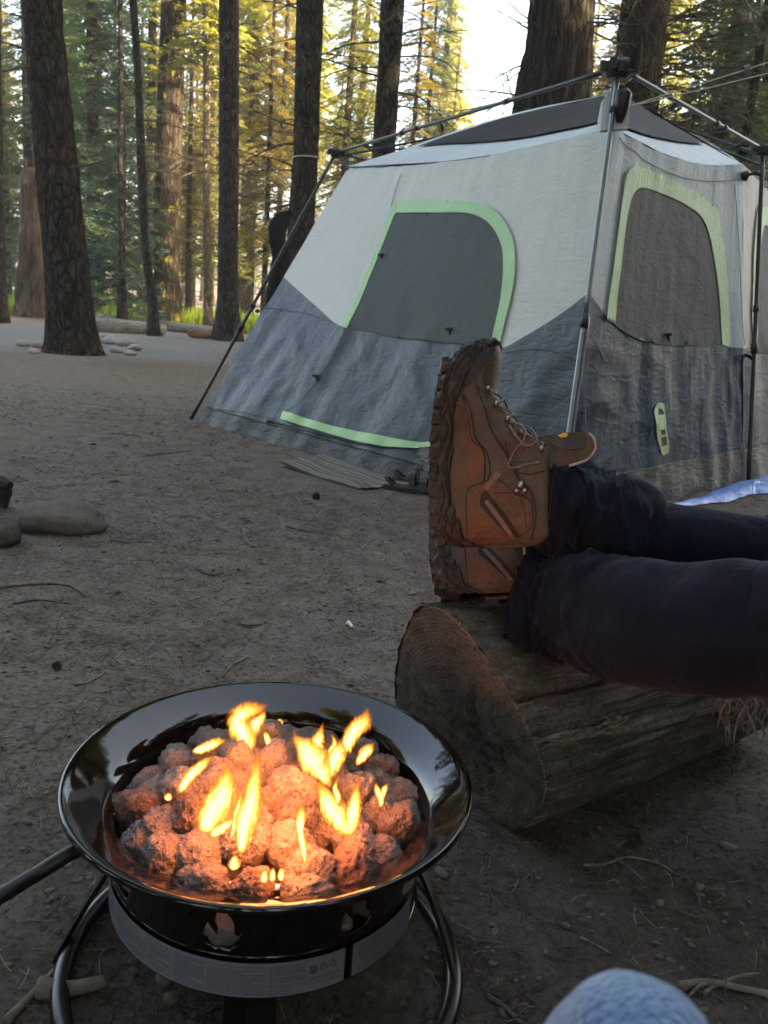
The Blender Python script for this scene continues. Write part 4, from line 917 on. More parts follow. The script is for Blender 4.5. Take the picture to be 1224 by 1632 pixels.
# ---------------------------------------------------------------- cut log
def big_log():
    T = gp(682, 964, .335); Bt = gp(812, 1325, 0.0); ax = np.array([.82, .57, 0]); ax /= np.linalg.norm(ax); w_ = np.array([ax[1], -ax[0], 0]); ey = (T-Bt)-w_*((T-Bt)@w_); ey /= np.linalg.norm(ey); n = np.cross(w_, ey)
    def f2(x, y):
        d = ray(x, y); t = ((Bt-cC)@n)/(d@n); p = cC+d*t; return ((p-Bt)@w_, (p-Bt)@ey)
    outl = [f2(*q) for q in [(682, 964), (708, 974), (740, 1003), (775, 1048), (808, 1098), (838, 1150), (858, 1196), (870, 1240), (866, 1280), (850, 1308), (812, 1325), (775, 1312), (735, 1288), (690, 1240), (655, 1185), (634, 1135), (628, 1090), (634, 1045), (646, 1000), (662, 972)]]
    q = smooth_path(np.array(outl+[outl[0]]), 289)[:-1]; q = np.array(q); k = len(q); c2 = q.mean(0)
    ang0 = math.atan2(-.0, 1); V = []; uv = []; m = 100; L = .66
    for i in range(m):
        t = i/(m-1); s = 1-.10*t; e = .012*math.exp(-t*60)
        for j in range(k):
            a = 2*math.pi*j/k; r = q[j]-c2; rr = r*(s-e)
            # long drying cracks and rot, running with the grain
            cr = 0
            for (ja, wd_, dp, t0, t1) in ((.222, .0032, .022, 0, 1), (.150, .0026, .012, .05, .9), (.300, .011, .012, .02, .5), (.335, .0028, .012, .1, .9), (.262, .0022, .010, .25, 1), (.19, .002, .008, .3, .8), (.40, .006, .008, .2, .8)):
                jj = j/k*1.0; dd = abs(((jj-ja-.006*nz(t*6, ja*40)+.5) % 1)-.5); 
                if t0 <= t <= t1: cr += dp*math.exp(-(dd/wd_)**2)*(.5+.5*math.sin(math.pi*(t-t0)/(t1-t0)) if t0 > 0 else 1)
            no = .008*fbm(math.cos(a)*3, math.sin(a)*3, t*1.5)+.0035*fbm(math.cos(a)*16, math.sin(a)*16, t*2)
            rn = rr/np.linalg.norm(rr); rr = rr+rn*(no-cr)
            p = Bt+w_*(c2[0]+rr[0])+ey*(c2[1]+rr[1]); 
            # cut face is slanted, the far end is torn
            p = p+ax*(L*t+(.02*nz(math.cos(a)*4, math.sin(a)*4)*t)); z0 = p[2]; p[2] = max(p[2]-.01*t, -.02); V.append(p); uv.append((t*L*4, j/k*5.5))
    F = [(i*k+j, i*k+(j+1) % k, (i+1)*k+(j+1) % k, (i+1)*k+j) for i in range(m-1) for j in range(k)]; F += [tuple((m-1)*k+j for j in range(k))]
    root = thing('cut_log', 'big weathered sawn log used as a foot rest beside the fire pit', 'log', loc=(Bt[0]+.3, Bt[1]+.2, 0))
    lg = Mat('log_side', .85, spec=.15); v = lg.coord('UV', scale=(1.2, 7, 1)); g = lg.noise(v, 2.2, 8, .68, .5); big = lg.noise(lg.coord('UV', scale=(1, 1.5, 1)), 2.5, 5, .65); st = lg.noise(lg.coord('UV', scale=(.7, 26, 1)), 3, 4, .6)
    c = lg.ramp(g, [(.25, (.055, .047, .040)), (.45, (.16, .14, .115)), (.72, (.30, .27, .225))]); c = lg.mix(lg.ramp(big, [(.38, .8), (.62, 0.0)]), c, (.055, .048, .038)); c = lg.mix(lg.ramp(st, [(.30, .85), (.40, 0.0)]), c, (.02, .017, .014)); lg.color(c)
    c = lg.mix(lg.ramp(lg.noise(lg.coord(), 140, 5, .75), [(.36, .7), (.56, 0.0)]), c, (.03, .026, .021)); lg.color(c); _b = lg.bump(lg.math('ADD', lg.math('MULTIPLY', g, 1.0), lg.math('MULTIPLY', st, .8)), 1.0, .012); lg.bump(lg.noise(lg.coord(), 170, 5, .7), .7, .004, _b)
    loc_mesh('log_side', V, F, lg.m, root, smooth=True, uv=np.array(uv))
    # sawn end: rings round a pith low on the face
    em = Mat('log_end_grain', .95, spec=.1); v = em.coord('UV'); nd = em.n('ShaderNodeTexNoise'); nd.inputs['Scale'].default_value = 9; nd.inputs['Detail'].default_value = 5; em.l(v, nd.inputs['Vector'])
    sc = em.n('ShaderNodeVectorMath', operation='SCALE'); sc.inputs['Scale'].default_value = .018; em.l(nd.outputs['Color'], sc.inputs[0]); ad = em.n('ShaderNodeVectorMath', operation='ADD'); em.l(v, ad.inputs[0]); em.l(sc.outputs[0], ad.inputs[1])
    ln = em.n('ShaderNodeVectorMath', operation='LENGTH'); em.l(ad.outputs[0], ln.inputs[0]); rings = em.math('SINE', em.math('MULTIPLY', ln.outputs['Value'], 900)); r2 = em.math('SINE', em.math('MULTIPLY', ln.outputs['Value'], 210))
    sp = em.n('ShaderNodeSeparateXYZ'); em.l(ad.outputs[0], sp.inputs[0]); th = em.math('ARCTAN2', sp.outputs[1], sp.outputs[0]); cb = em.n('ShaderNodeCombineXYZ'); em.l(th, cb.inputs[0]); em.l(em.math('MULTIPLY', ln.outputs['Value'], 1.5), cb.inputs[1]); rc = em.noise(cb.outputs[0], 22, 3, .6); rf_ = em.noise(cb.outputs[0], 60, 3, .6)
    crk = em.ramp(rc, [(.30, 1.0), (.38, 0.0)]); big = em.noise(v, 7, 5, .65); c = em.ramp(big, [(.3, (.055, .048, .042)), (.7, (.17, .15, .128))]); c = em.mix(em.math('MULTIPLY', em.ramp(rings, [(.3, 1.0), (.8, 0.0)]), .3), c, (.03, .025, .02)); c = em.mix(em.ramp(em.noise(v, 130, 4, .7), [(.35, .6), (.55, 0.0)]), c, (.03, .026, .022))
    c = em.mix(em.math('MULTIPLY', crk, .8), c, (.015, .012, .01)); em.color(c)
    h = em.math('ADD', em.math('MULTIPLY', rings, .06), em.math('ADD', em.math('MULTIPLY', r2, .06), em.math('ADD', em.math('MULTIPLY', rf_, .9), em.math('MULTIPLY', crk, -1.2)))); b = em.bump(h, .9, .006); em.bump(em.noise(v, 260, 4, .7), .8, .003, b)
    q2 = c2+(q-c2)*(1-.012); v2, F = patch2d(q2, .008); pith = c2+np.array([.015, -.045]); V = []
    for a, b in v2:
        e = np.array([a, b]); edge = np.min(np.hypot(q2[:, 0]-a, q2[:, 1]-b)); dd = .0035*fbm(a*40, b*40)+0.00025*math.sin(np.hypot(*(e-pith))*500+3*nz(a*9, b*9))
        d = e-pith; th = math.atan2(d[1], d[0]); rr = np.hypot(*d); dd -= .010*math.exp(-(nz(th*6, rr*2)/.05)**2)*math.exp(-((rr-.07)/.05)**2)
        V.append(Bt+w_*a+ey*b+ax*(-.002+.005*math.exp(-edge/.008)-dd))
    o = loc_mesh('end_grain', V, F, em.m, root, smooth=True, uv=v2-pith)
    # frayed fibres along the saw edge and at the torn far end
    FR = simple('wood_fibre', (.22, .18, .12), .8, var=.35, scale=60); mb = MB(); rn = random.Random(3)
    for i in range(260):
        j = int(k*rn.uniform(.0, .42)); p = Bt+w_*q[j][0]+ey*q[j][1]-ax*.001; d = -ax*.6+np.array([rn.gauss(0, .6), rn.gauss(0, .6), rn.gauss(0, .5)]); d /= np.linalg.norm(d); mb.add(*tube([p, p+d*rn.uniform(.001, .005)*(2 if i % 17 == 0 else 1)], [.0006, .0002], 3))
    mb.build('frayed_edge', FR, root)
    mb = MB(); e0 = gp(1200, 1118, .26)
    for i in range(80):
        p = e0+np.array([rn.uniform(-.05, .05), rn.uniform(-.03, .03), rn.uniform(-.03, .03)]); d = np.array([rn.gauss(.1, .25), rn.gauss(-.1, .25), -1]); d /= np.linalg.norm(d); l = rn.uniform(.02, .06); P = smooth_path([p, p+d*l*.5+np.array([rn.gauss(0, .01), rn.gauss(0, .01), 0]), p+d*l], 5); mb.add(*tube(P, [.0012, .0022, .0019, .0014, .0004], 3))
    mb.build('torn_fibres', simple('torn_wood', (.12, .112, .10), .85, var=.5, scale=60), root)
    mb = MB()                                     # lifted slivers in the rotten patch of the near side
    for i in range(46):
        x, y = rn.uniform(870, 985), rn.uniform(1150, 1190); y = 1190-(x-860)*.30+rn.uniform(-12, 12); d = ray(x, y)
        # meet the side: march to the log surface roughly by height on the leaning side
        p0 = Bt+w_*(c2[0]+(q[90]-c2)[0])+ey*q[90][1]; nn = np.cross(ax, (Bt+w_*q[114][0]+ey*q[114][1])-(Bt+w_*q[72][0]+ey*q[72][1])); nn /= np.linalg.norm(nn); P0 = Bt+w_*q[90][0]+ey*q[90][1]; t = ((P0-cC)@nn)/(d@nn); p = cC+d*(t-.004)
        l = rn.uniform(.02, .06); dd = ax+np.array([rn.gauss(0, .12), rn.gauss(0, .12), rn.gauss(0, .15)]); mb.add(*tube([p-dd*l*.5, p, p+dd*l*.5], [.001, .003, .0008], 4))
    mb.build('splinter_patch', simple('dark_splinters', (.11, .09, .07), .9, var=.6, scale=70), root)
big_log()

# ---------------------------------------------------------------- fire bowl
FX, FY = -.112, .905; RZ = .255
ENAM = Mat('black_enamel', .13, spec=.5); v_ = ENAM.coord(); ENAM.color(ENAM.ramp(ENAM.noise(v_, 14, 4), [(.3, (.0018, .0018, .0018)), (.7, (.0028, .0026, .0026))])); ENAM.b.inputs['Coat Weight'].default_value = .05; ENAM.b.inputs['Coat Roughness'].default_value = .06
_r = ENAM.ramp(ENAM.noise(v_, 30, 5, .7), [(.35, .045), (.7, .09)]); ENAM.l(_r, ENAM.b.inputs['Roughness']); ENAM.bump(ENAM.noise(v_, 7, 2), .06, .01); ENAM = ENAM.m
pit = thing('fire_bowl', 'round black enamel propane fire bowl with flame cutouts and a ring stand', 'fire pit', loc=(FX, FY, 0))
R0 = .2425
prof = [(.1835, .205), (.184, .214), (.188, .2225), (.200, .232), (.215, .241), (.230, .2495), (.2375, .2535), (.241, .2545), (.2435, .2515), (.2435, .2475), (.241, .245), (.2375, .246), (.234, .2465), (.228, .242), (.215, .236), (.200, .2275), (.190, .218), (.187, .210), (.187, .2045)]
V, F = lathe(prof, 128); mesh('rim', V, F, ENAM, pit, smooth=True)
# wall with real flame shaped openings
FL = [[(0, .030), (-.004, .020), (-.0055, .010), (-.003, .004), (-.0035, -.002), (-.008, .004), (-.0105, .009), (-.0135, 0), (-.014, -.007), (-.010, -.0135), (-.004, -.015), (.001, -.0135), (.006, -.015), (.010, -.012), (.0135, -.006), (.0145, .003), (.012, -.001), (.009, .001), (.009, .009), (.007, .015), (.003, .021)]]
RB_ = .1865; zt, zb = .206, .100
cuts = []; camang = math.atan2(-FY, -FX)
for k in range(8):
    th = camang+rad(-50+k*45)+rad(-8.5)
    cuts.append(np.array([((th*RB_)+x*1.45, .175+y*1.2) for x, y in FL[0]]))
th0 = camang-rad(200); u0, u1 = th0*RB_, (th0+2*math.pi)*RB_
cs = []
for c_ in cuts:
    while c_[:, 0].mean() < u0+.03: c_ = c_+np.array([2*math.pi*RB_, 0])
    while c_[:, 0].mean() > u1-.0: c_ = c_-np.array([2*math.pi*RB_, 0])
    cs.append(c_)
v2, F = patch2d(np.array([(u0, zb), (u1, zb), (u1, zt), (u0, zt)]), .0045, cs)
Vo = np.array([(RB_*math.cos(a/RB_), RB_*math.sin(a/RB_), b) for a, b in v2]); Vi = np.array([((RB_-.0022)*math.cos(a/RB_), (RB_-.0022)*math.sin(a/RB_), b) for a, b in v2]); k = len(Vo); F = F.tolist()
ed = {}
for f in F:
    for a, b in ((f[0], f[1]), (f[1], f[2]), (f[2], f[0])): ed[(a, b)] = 1
bd = [(a, b) for a, b in ed if (b, a) not in ed and not (abs(v2[a][0]-u0) < 1e-6 and abs(v2[b][0]-u0) < 1e-6) and not (abs(v2[a][0]-u1) < 1e-6 and abs(v2[b][0]-u1) < 1e-6)]
mesh('bowl_wall', np.vstack([Vo, Vi]), F+[[q+k for q in f[::-1]] for f in F]+[[b, a, a+k, b+k] for a, b in bd], ENAM, pit)
for p_ in pit.children:
    if p_.name.startswith('bowl_wall'): p_.data.shade_smooth()
V, F = lathe([(0, .120), (.06, .118), (.15, .128), (.184, .150)], 64); mesh('inner_pan', V, F, ENAM, pit, smooth=True)
V, F = lathe([(.0, .094), (.12, .094), (.180, .098), (.1885, .101), (.1890, .1025), (.187, .104)], 96); mesh('bowl_bottom', V, F, ENAM, pit, smooth=True)
V, F = lathe([(.1868, .1475), (.1882, .149), (.1868, .1505)], 96); mesh('seam_bead', V, F, ENAM, pit, smooth=True)
# label band with rows of tiny print, boxes and warning triangles
LAB = simple('label_silver', (.14, .15, .185), .45, var=.04, spec=.3); INK = simple('label_ink', (.045, .05, .06), .6, var=.1)
def band(a0, a1, z0, z1, r, name, mat, th=.0, n=None):
    n = n or max(2, int(abs(a1-a0)*40)); V = []; 
    for i in range(n+1):
        a = a0+(a1-a0)*i/n
        for z in (z0, z1): V.append((r*math.cos(a), r*math.sin(a), z))
    return V, [(2*i, 2*i+2, 2*i+3, 2*i+1) for i in range(n)]
fa = camang; La, Lb = fa-rad(88), fa+rad(45)   # left side of the picture is at smaller/larger angle; see below
def lab(a0, a1, seed):
    g = MB(); g.add(*band(a0, a1, .103, .1445, .1893, '', None)); o = g.build('label', LAB, pit, world=False); rn = random.Random(seed); mk = MB(); a = a0+.03
    blocks = []
    while a < a1-.12: wdt = rn.uniform(.17, .36); wdt = min(wdt, a1-.02-a); blocks.append((a, a+wdt)); a += wdt+.012
    for bi, (x0, x1) in enumerate(blocks):
        mk.add(*band(x1+.005, x1+.008, .106, .142, .18955, '', None, n=1)); z = .140
        while z > .106:
            e = x1 if rn.random() > .25 else x0+(x1-x0)*rn.uniform(.4, .9); q = x0+.01
            while q < e-.012: wl = rn.uniform(.010, .05); wl = min(wl, e-q); mk.add(*band(q, q+wl, z-.0009, z, .18955, '', None, n=1)); q += wl+.004
            z -= .0024 if rn.random() > .12 else .0042
    m_ = mk.build('print', INK, o, world=False); return o
lab(fa-rad(84), fa+rad(27), 2); lab(fa+rad(30), fa+rad(62), 5)
mk = MB()                                          # pictograms at the right end of the long label
def tri(ca_, zc, s):
    r = .18975; P = [(ca_-s/r, zc-s*.8), (ca_+s/r, zc-s*.8), (ca_, zc+s)]; Q = [(ca_+(a-ca_)*.62, zc-.0006+(z-zc)*.55) for a, z in P]; V = [(r*math.cos(a), r*math.sin(a), z) for a, z in P+Q]; mk.add(V, [(0, 1, 4, 3), (1, 2, 5, 4), (2, 0, 3, 5)])
cover = MB(); cover.add(*band(fa+rad(13.5), fa+rad(26.3), .1045, .1435, .18965, '', None)); cover.build('label', LAB, pit, world=False)
for a_, s_ in ((19.3, .0055), (22.6, .0055)): tri(fa+rad(a_), .132, s_)
mk.add(*band(fa+rad(14.8), fa+rad(17.4), .125, .135, .1898, '', None)); 
for z in (.1205, .118, .113): mk.add(*band(fa+rad(14.6), fa+rad(25.3), z-.0009, z, .1898, '', None))
mk.build('pictogram', INK, pit, world=False)
# screws
for a_ in (148, 32, 270): 
    c = np.array([math.cos(rad(a_))*.183, math.sin(rad(a_))*.183, .200]); d = c*np.array([1, 1, 0]); d /= np.linalg.norm(d); V, F = tube([c, c-d*.006, c-d*.009], [.0045, .0045, .001], 8); mesh('screw', V, F, simple('steel', (.6, .6, .6), .3, 1.0), pit)
# ring stand
STD = simple('stand_black', (.0035, .0033, .0033), .3, var=.2, scale=30, spec=.4); MATT = simple('bracket_matt_black', (.004, .004, .004), .8, spec=.1); a_ = np.linspace(0, 2*np.pi, 97)
P = np.array([[.2375*math.cos(a), .2375*math.sin(a), .013] for a in a_]); V, F = tube(P, .011, 12, False); V = V+np.array([.004, -.03, 0]); mesh('stand_ring', V, F, STD, pit, smooth=True)
for a in (camang, camang+rad(118), camang-rad(118)):
    d = np.array([math.cos(a), math.sin(a), 0]); s = np.array([-d[1], d[0], 0]); P = smooth_path([d*.10+np.array([0, 0, .084]), d*.155+np.array([0, 0, .078]), d*.19+np.array([0, 0, .045]), d*.222+np.array([0, -.02, .016])], 14); V = []
    for p in P: V += [p-s*.016, p+s*.016, p+s*.016+np.array([0, 0, .006]), p-s*.016+np.array([0, 0, .006])]
    mesh('stand_leg', V, [(i*4+q, i*4+(q+1) % 4, i*4+4+(q+1) % 4, i*4+4+q) for i in range(13) for q in range(4)]+[(3, 2, 1, 0), (52, 53, 54, 55)], MATT, pit)
for sgn in (-1, 1):                                  # wide side brackets rising from the ring to the wall
    P = smooth_path([np.array([sgn*.186, .06, .100]), np.array([sgn*.205, .03, .075]), np.array([sgn*.226, -.01, .04]), np.array([sgn*.240, -.06, .014])], 14); V = []
    for i, p in enumerate(P): w0 = .004; V += [p+np.array([0, -.012, 0]), p+np.array([0, .012, .004]), p+np.array([sgn*w0, .012, .008]), p+np.array([sgn*w0, -.012, .004])]
    mesh('stand_bracket', V, [(i*4+q, i*4+(q+1) % 4, i*4+4+(q+1) % 4, i*4+4+q) for i in range(13) for q in range(4)]+[(3, 2, 1, 0), (52, 53, 54, 55)], STD, pit)
# post in the middle seen below the bowl
V, F = box((-.005, -.125, .042), ((1, 0, 0), (0, 1, 0), (0, 0, 1)), (.021, .008, .042)); mesh('control_bracket', V, F, MATT, pit)
# burner ring
P = np.array([[.125*math.cos(a), .125*math.sin(a)-.018, .196] for a in a_]); V, F = tube(P, .007, 10, False); mesh('burner_ring', V, F, simple('burner_steel', (.45, .40, .36), .3, 1.0), pit, smooth=True)
# gas hose
HOSE = simple('hose_rubber', (.005, .005, .006), .45, var=.15, spec=.35); a0 = np.array([FX-.17, FY-.02, .13]); ph = [a0, at(135, 1352, .93), at(60, 1392, .90), at(0, 1428, .87), at(-90, 1480, .85)]; ph += [np.array([-.75, .62, .03]), np.array([-1.0, .50, .012]), np.array([-1.3, .2, .012])]
tag(recenter(mesh('gas_hose', *tube(smooth_path(ph, 50), .0085, 12), HOSE, smooth=True)), 'black rubber gas hose running from the fire bowl to the left edge', 'hose')

# ---- lava rocks: each its own object
LM = Mat('lava_rock', .98, spec=.1); v = LM.coord(); oi = LM.n('ShaderNodeObjectInfo'); c = LM.ramp(LM.noise(v, 2.2, 5, .7), [(.3, (.40, .40, .40)), (.7, (.70, .69, .68))]); tint = LM.ramp(oi.outputs['Random'], [(0, (1, 1, 1)), (.6, (.9, .86, .84)), (.8, (.85, .66, .6)), (1, (.62, .58, .58))]); c = LM.mix(1.0, c, tint, 'MULTIPLY')
pit_ = LM.ramp(LM.vor(v, 7.5, 'F1'), [(.16, 1.0), (.34, 0.0)]); p2 = LM.ramp(LM.noise(v, 6.5, 5, .75), [(.36, 1.0), (.45, 0.0)]); pp = LM.math('MAXIMUM', LM.math('MULTIPLY', pit_, .75), p2); LM.color(LM.mix(LM.math('MULTIPLY', pp, .5), c, (.05, .045, .042))); LM.bump(LM.math('SUBTRACT', LM.math('MULTIPLY', LM.noise(v, 5, 7, .75), .9), pp), 1.0, .12); LM = LM.m
GR = 'lava rocks heaped in the fire bowl'; V0, F0 = ICO[5]; LMS = []
for s in range(9):
    V = pebble(V0, s*3.7+2, (1, 1, 1), RNG.uniform(.8, .92), .24, 1.0); 
    for i in range(len(V)):
        n_ = V0[i]; V[i] *= 1+.07*fbm(n_[0]*4+s, n_[1]*4, n_[2]*4)-.07*max(0, nz(n_[0]*9, n_[1]*9+s, n_[2]*9)-.15)*3-.16*max(0, .30-noise.voronoi(Vector((n_[0]*4.5+s*3, n_[1]*4.5, n_[2]*4.5)))[0][0])
    me = mesh('t', V, F0, LM, smooth=True); LMS.append(me.data); bpy.data.objects.remove(me)
def rock(x, y, z, s, label=None, mi=None):
    o = bpy.data.objects.new('lava_rock', LMS[random.randrange(9) if mi is None else mi]); C.objects.link(o); o.location = (FX+x, FY+y, z); o.rotation_euler = (random.uniform(0, 6.28), random.uniform(-.6, .6), random.uniform(0, 6.28)); o.scale = (s, s*random.uniform(.85, 1.0), s*random.uniform(.85, 1.0)); tag(o, label or 'porous grey lava rock in the heap inside the fire bowl, under the flames', 'rock', GR); return o
random.seed(12)
def ringpos(R, n, ph=0, j=.006): return [(R*math.cos(ph+2*math.pi*i/n)+random.uniform(-j, j), R*math.sin(ph+2*math.pi*i/n)+random.uniform(-j, j)) for i in range(n)]
for x, y in ringpos(.161, 24, .1, .003): rock(x, y, .164, random.uniform(.020, .027))
for x, y in ringpos(.158, 18, .2, .003): rock(x, y, .201+random.uniform(-.003, .009), random.uniform(.025, .030))
for x, y in ringpos(.136, 13, .35):
    if not (-1.75 < math.atan2(y, x) < -1.25): rock(x, y, .213, random.uniform(.026, .031))
for x, y in ringpos(.115, 16, .25): rock(x, y, .178, .028)
for x, y in ringpos(.105, 10, .1): rock(x, y, .219+random.uniform(-.004, .006), random.uniform(.029, .034))
for x, y in ringpos(.075, 9, .5): rock(x, y, .205, .032)
for x, y in ringpos(.066, 6, .2): rock(x, y, .229+random.uniform(-.004, .004), random.uniform(.031, .036))
for x, y in ringpos(.035, 4, .5): rock(x, y, .225, .032)
for x, y in ((0, .045), (-.045, .03), (.03, -.02), (.06, .05), (-.02, .095)): rock(x, y, .240+random.uniform(-.005, .004), random.uniform(.030, .034))
# ---- flames (glowing gas volumes) and the light they give
FMm = Mat('flame_gas'); t_ = FMm.t; t_.nodes.remove(FMm.b); FM = FMm.m; uvn = FMm.n('ShaderNodeUVMap'); sx = FMm.n('ShaderNodeSeparateXYZ'); FMm.l(uvn.outputs[0], sx.inputs[0])
def _mapr(src, a, b, c=0.0, d=1.0):
    q = FMm.n('ShaderNodeMapRange', interpolation_type='SMOOTHSTEP'); FMm.l(src, q.inputs[0]); q.inputs[1].default_value = a; q.inputs[2].default_value = b; q.inputs[3].default_value = c; q.inputs[4].default_value = d; return q.outputs[0]
_nz = FMm.noise(FMm.coord(scale=(1, 1, .28)), 110, 4, .6, 1.2); _e = FMm.math('ADD', sx.outputs[0], FMm.math('MULTIPLY', FMm.math('SUBTRACT', _nz, .5), 1.25))
_core = _mapr(_e, .0, .98, 1.0, 0.0); _len = FMm.math('MULTIPLY', _mapr(sx.outputs[1], .0, .22), _mapr(sx.outputs[1], .55, 1.0, 1.0, .12)); _d = FMm.math('MULTIPLY', _core, _len)
em_ = FMm.n('ShaderNodeEmission'); FMm.l(FMm.ramp(_d, [(0, (1.0, .16, .01)), (.3, (1.0, .34, .03)), (.62, (1.0, .55, .10)), (1, (1.0, .66, .19))]), em_.inputs[0]); FMm.l(FMm.math('ADD', FMm.math('MULTIPLY', FMm.math('POWER', _d, 1.9), .40), .09), em_.inputs[1])
tr_ = FMm.n('ShaderNodeBsdfTransparent'); mx_ = FMm.n('ShaderNodeMixShader'); FMm.l(_mapr(_d, .0, .45, 0.0, .85), mx_.inputs[0]); FMm.l(tr_.outputs[0], mx_.inputs[1]); FMm.l(em_.outputs[0], mx_.inputs[2]); FMm.l(mx_.outputs[0], FMm.out.inputs[0])
def flame(pts, label):
    # pts: (x px, y px, width px); a tongue standing over the rocks
    base = gp(pts[0][0], pts[0][1], .243); dep = (base-cC)@cF; P = np.array([at(x, y, dep) for x, y, _ in pts]); W_ = np.array([w_*.5*dep/FPX for *_, w_ in pts]); m = 26; Q = smooth_path(P, m); W2 = np.maximum(smooth_path(np.column_stack([W_, W_, W_]), m)[:, 0], .0003); n_ = 24; V = []; UV = []; W2 = W2*1.55
    T = np.gradient(Q, axis=0); T /= np.linalg.norm(T, axis=1)[:, None]
    for i in range(m):
        s = np.cross(T[i], cF); s /= np.linalg.norm(s); 
        for j in range(n_):
            a = 2*math.pi*j/n_; k = 1+.18*nz(Q[i][0]*60+math.cos(a), Q[i][2]*40, math.sin(a)); V.append(Q[i]+s*math.cos(a)*W2[i]*k+np.cross(s, T[i])*math.sin(a)*W2[i]*.42*k); UV.append((abs(math.cos(a)), i/(m-1)))
    F = [(i*n_+j, i*n_+(j+1) % n_, (i+1)*n_+(j+1) % n_, (i+1)*n_+j) for i in range(m-1) for j in range(n_)]+[tuple(range(n_-1, -1, -1)), tuple((m-1)*n_+j for j in range(n_))]
    o = recenter(mesh('flame', V, F, FM, smooth=True, uv=np.array(UV))); return tag(o, label, 'flame', 'flames over the lava rocks')
flame([(398, 1212, 8), (396, 1190, 22), (386, 1165, 30), (378, 1148, 26), (392, 1134, 26), (412, 1130, 20), (428, 1123, 3)], 'twisting yellow flame at the back left, highest of the left half')
flame([(392, 1185, 16), (404, 1160, 22), (416, 1144, 12), (424, 1132, 2)], 'short bright tongue joined to the twisting flame at the back left')
flame([(304, 1198, 4), (322, 1193, 13), (345, 1184, 14), (364, 1179, 3)], 'small flat flame lying on a rock at the back left')
flame([(284, 1266, 3), (292, 1252, 12), (306, 1234, 15), (326, 1216, 12), (344, 1201, 2)], 'slanting flame at the left of the bowl')
flame([(312, 1326, 4), (328, 1312, 34), (344, 1290, 46), (356, 1262, 36), (362, 1235, 20), (362, 1205, 3)], 'broad yellow white flame left of centre')
flame([(330, 1334, 4), (350, 1322, 16), (368, 1310, 8), (378, 1302, 2)], 'low curl of flame under the broad left flame')
flame([(383, 1366, 3), (386, 1345, 18), (392, 1310, 32), (401, 1270, 28), (408, 1230, 17), (414, 1186, 3)], 'tallest narrow flame in the centre of the bowl')
flame([(366, 1345, 2), (374, 1315, 8), (380, 1285, 8), (388, 1250, 2)], 'thin flame just left of the tallest one')
flame([(398, 1350, 2), (400, 1325, 7), (399, 1300, 6), (398, 1280, 2)], 'thin flame just right of the foot of the tallest one')
flame([(373, 1388, 6), (373, 1378, 17), (374, 1368, 10), (374, 1362, 2)], 'small round flame at the front below the tallest one')
flame([(487, 1388, 2), (484, 1355, 8), (478, 1320, 11), (480, 1295, 16), (479, 1278, 3)], 'tall slim flame standing right of centre near the front')
flame([(532, 1262, 4), (516, 1236, 26), (500, 1212, 40), (486, 1192, 30), (474, 1180, 14), (468, 1166, 3)], 'broad bright flame at the back right')
flame([(500, 1220, 20), (504, 1195, 26), (508, 1175, 14), (515, 1152, 3)], 'pointed tongue rising from the broad back right flame')
flame([(516, 1246, 10), (530, 1218, 26), (540, 1195, 22), (542, 1178, 3)], 'narrow tongue left of the high right flame')
flame([(545, 1206, 4), (554, 1185, 18), (566, 1163, 22), (580, 1148, 22), (586, 1128, 3)], 'highest flame at the back right of the bowl')
flame([(566, 1222, 3), (578, 1205, 14), (588, 1194, 15), (596, 1184, 3)], 'small flame tip right of the highest right flame')
flame([(558, 1338, 5), (545, 1312, 30), (528, 1288, 32), (514, 1262, 20), (504, 1240, 8)], 'wide flame leaning left at the right of the bowl')
flame([(552, 1338, 4), (560, 1308, 24), (566, 1275, 16), (569, 1238, 3)], 'upright pointed flame at the right of the bowl')
flame([(606, 1290, 3), (607, 1272, 9), (601, 1258, 8), (598, 1246, 2)], 'left fork of the small flame on the right hand rocks')
flame([(607, 1274, 6), (612, 1260, 9), (618, 1248, 2)], 'right fork of the small flame on the right hand rocks')
for a_ in ([(352, 1300, 4), (356, 1270, 10), (352, 1245, 8), (358, 1222, 2)], [(392, 1340, 3), (398, 1300, 9), (410, 1260, 9), (404, 1225, 6), (409, 1205, 2)], [(498, 1245, 4), (494, 1215, 12), (486, 1200, 8), (483, 1180, 2)], [(530, 1235, 4), (526, 1205, 10), (533, 1185, 7), (528, 1168, 2)], [(524, 1300, 4), (538, 1275, 10), (534, 1255, 7), (540, 1238, 2)], [(558, 1205, 3), (560, 1180, 9), (574, 1165, 8), (572, 1146, 2)], [(390, 1170, 3), (384, 1150, 10), (396, 1138, 9), (408, 1122, 2)], [(318, 1318, 3), (322, 1296, 9), (336, 1275, 7), (338, 1252, 2)]): flame(a_, 'thin wisp of flame licking beside a broader flame')
for i, (x, y, w_, l) in enumerate([(421, 1408, 12, 'left'), (434, 1406, 10, 'middle'), (448, 1405, 11, 'right')]): flame([(x, y, w_*.6), (x, y-9, w_), (x+1, y-17, w_*.7), (x+1, y-24, 2)], l+' one of three small jets on the burner ring at the front')
flame([(266, 1276, 4), (268, 1270, 12), (270, 1263, 2)], 'tiny flame dot at the far left of the heap')
flame([(430, 1192, 3), (428, 1182, 9), (424, 1172, 8), (422, 1164, 2)], 'dull orange lick behind the central rocks')
flame([(450, 1202, 3), (458, 1196, 11), (462, 1190, 3)], 'short flame on the rock at the back centre')
flame([(438, 1150, 2), (446, 1152, 9), (450, 1158, 2)], 'orange spark floating above the back rocks')
def glow(x, y, h, e):
    p = gp(x, y, h); ld = bpy.data.lights.new('flame_light', 'POINT'); ld.energy = e*.40; ld.color = (1.0, .215, .05); ld.shadow_soft_size = .025; lo_ = bpy.data.objects.new('flame_light', ld); C.objects.link(lo_); lo_.location = Vector(p)
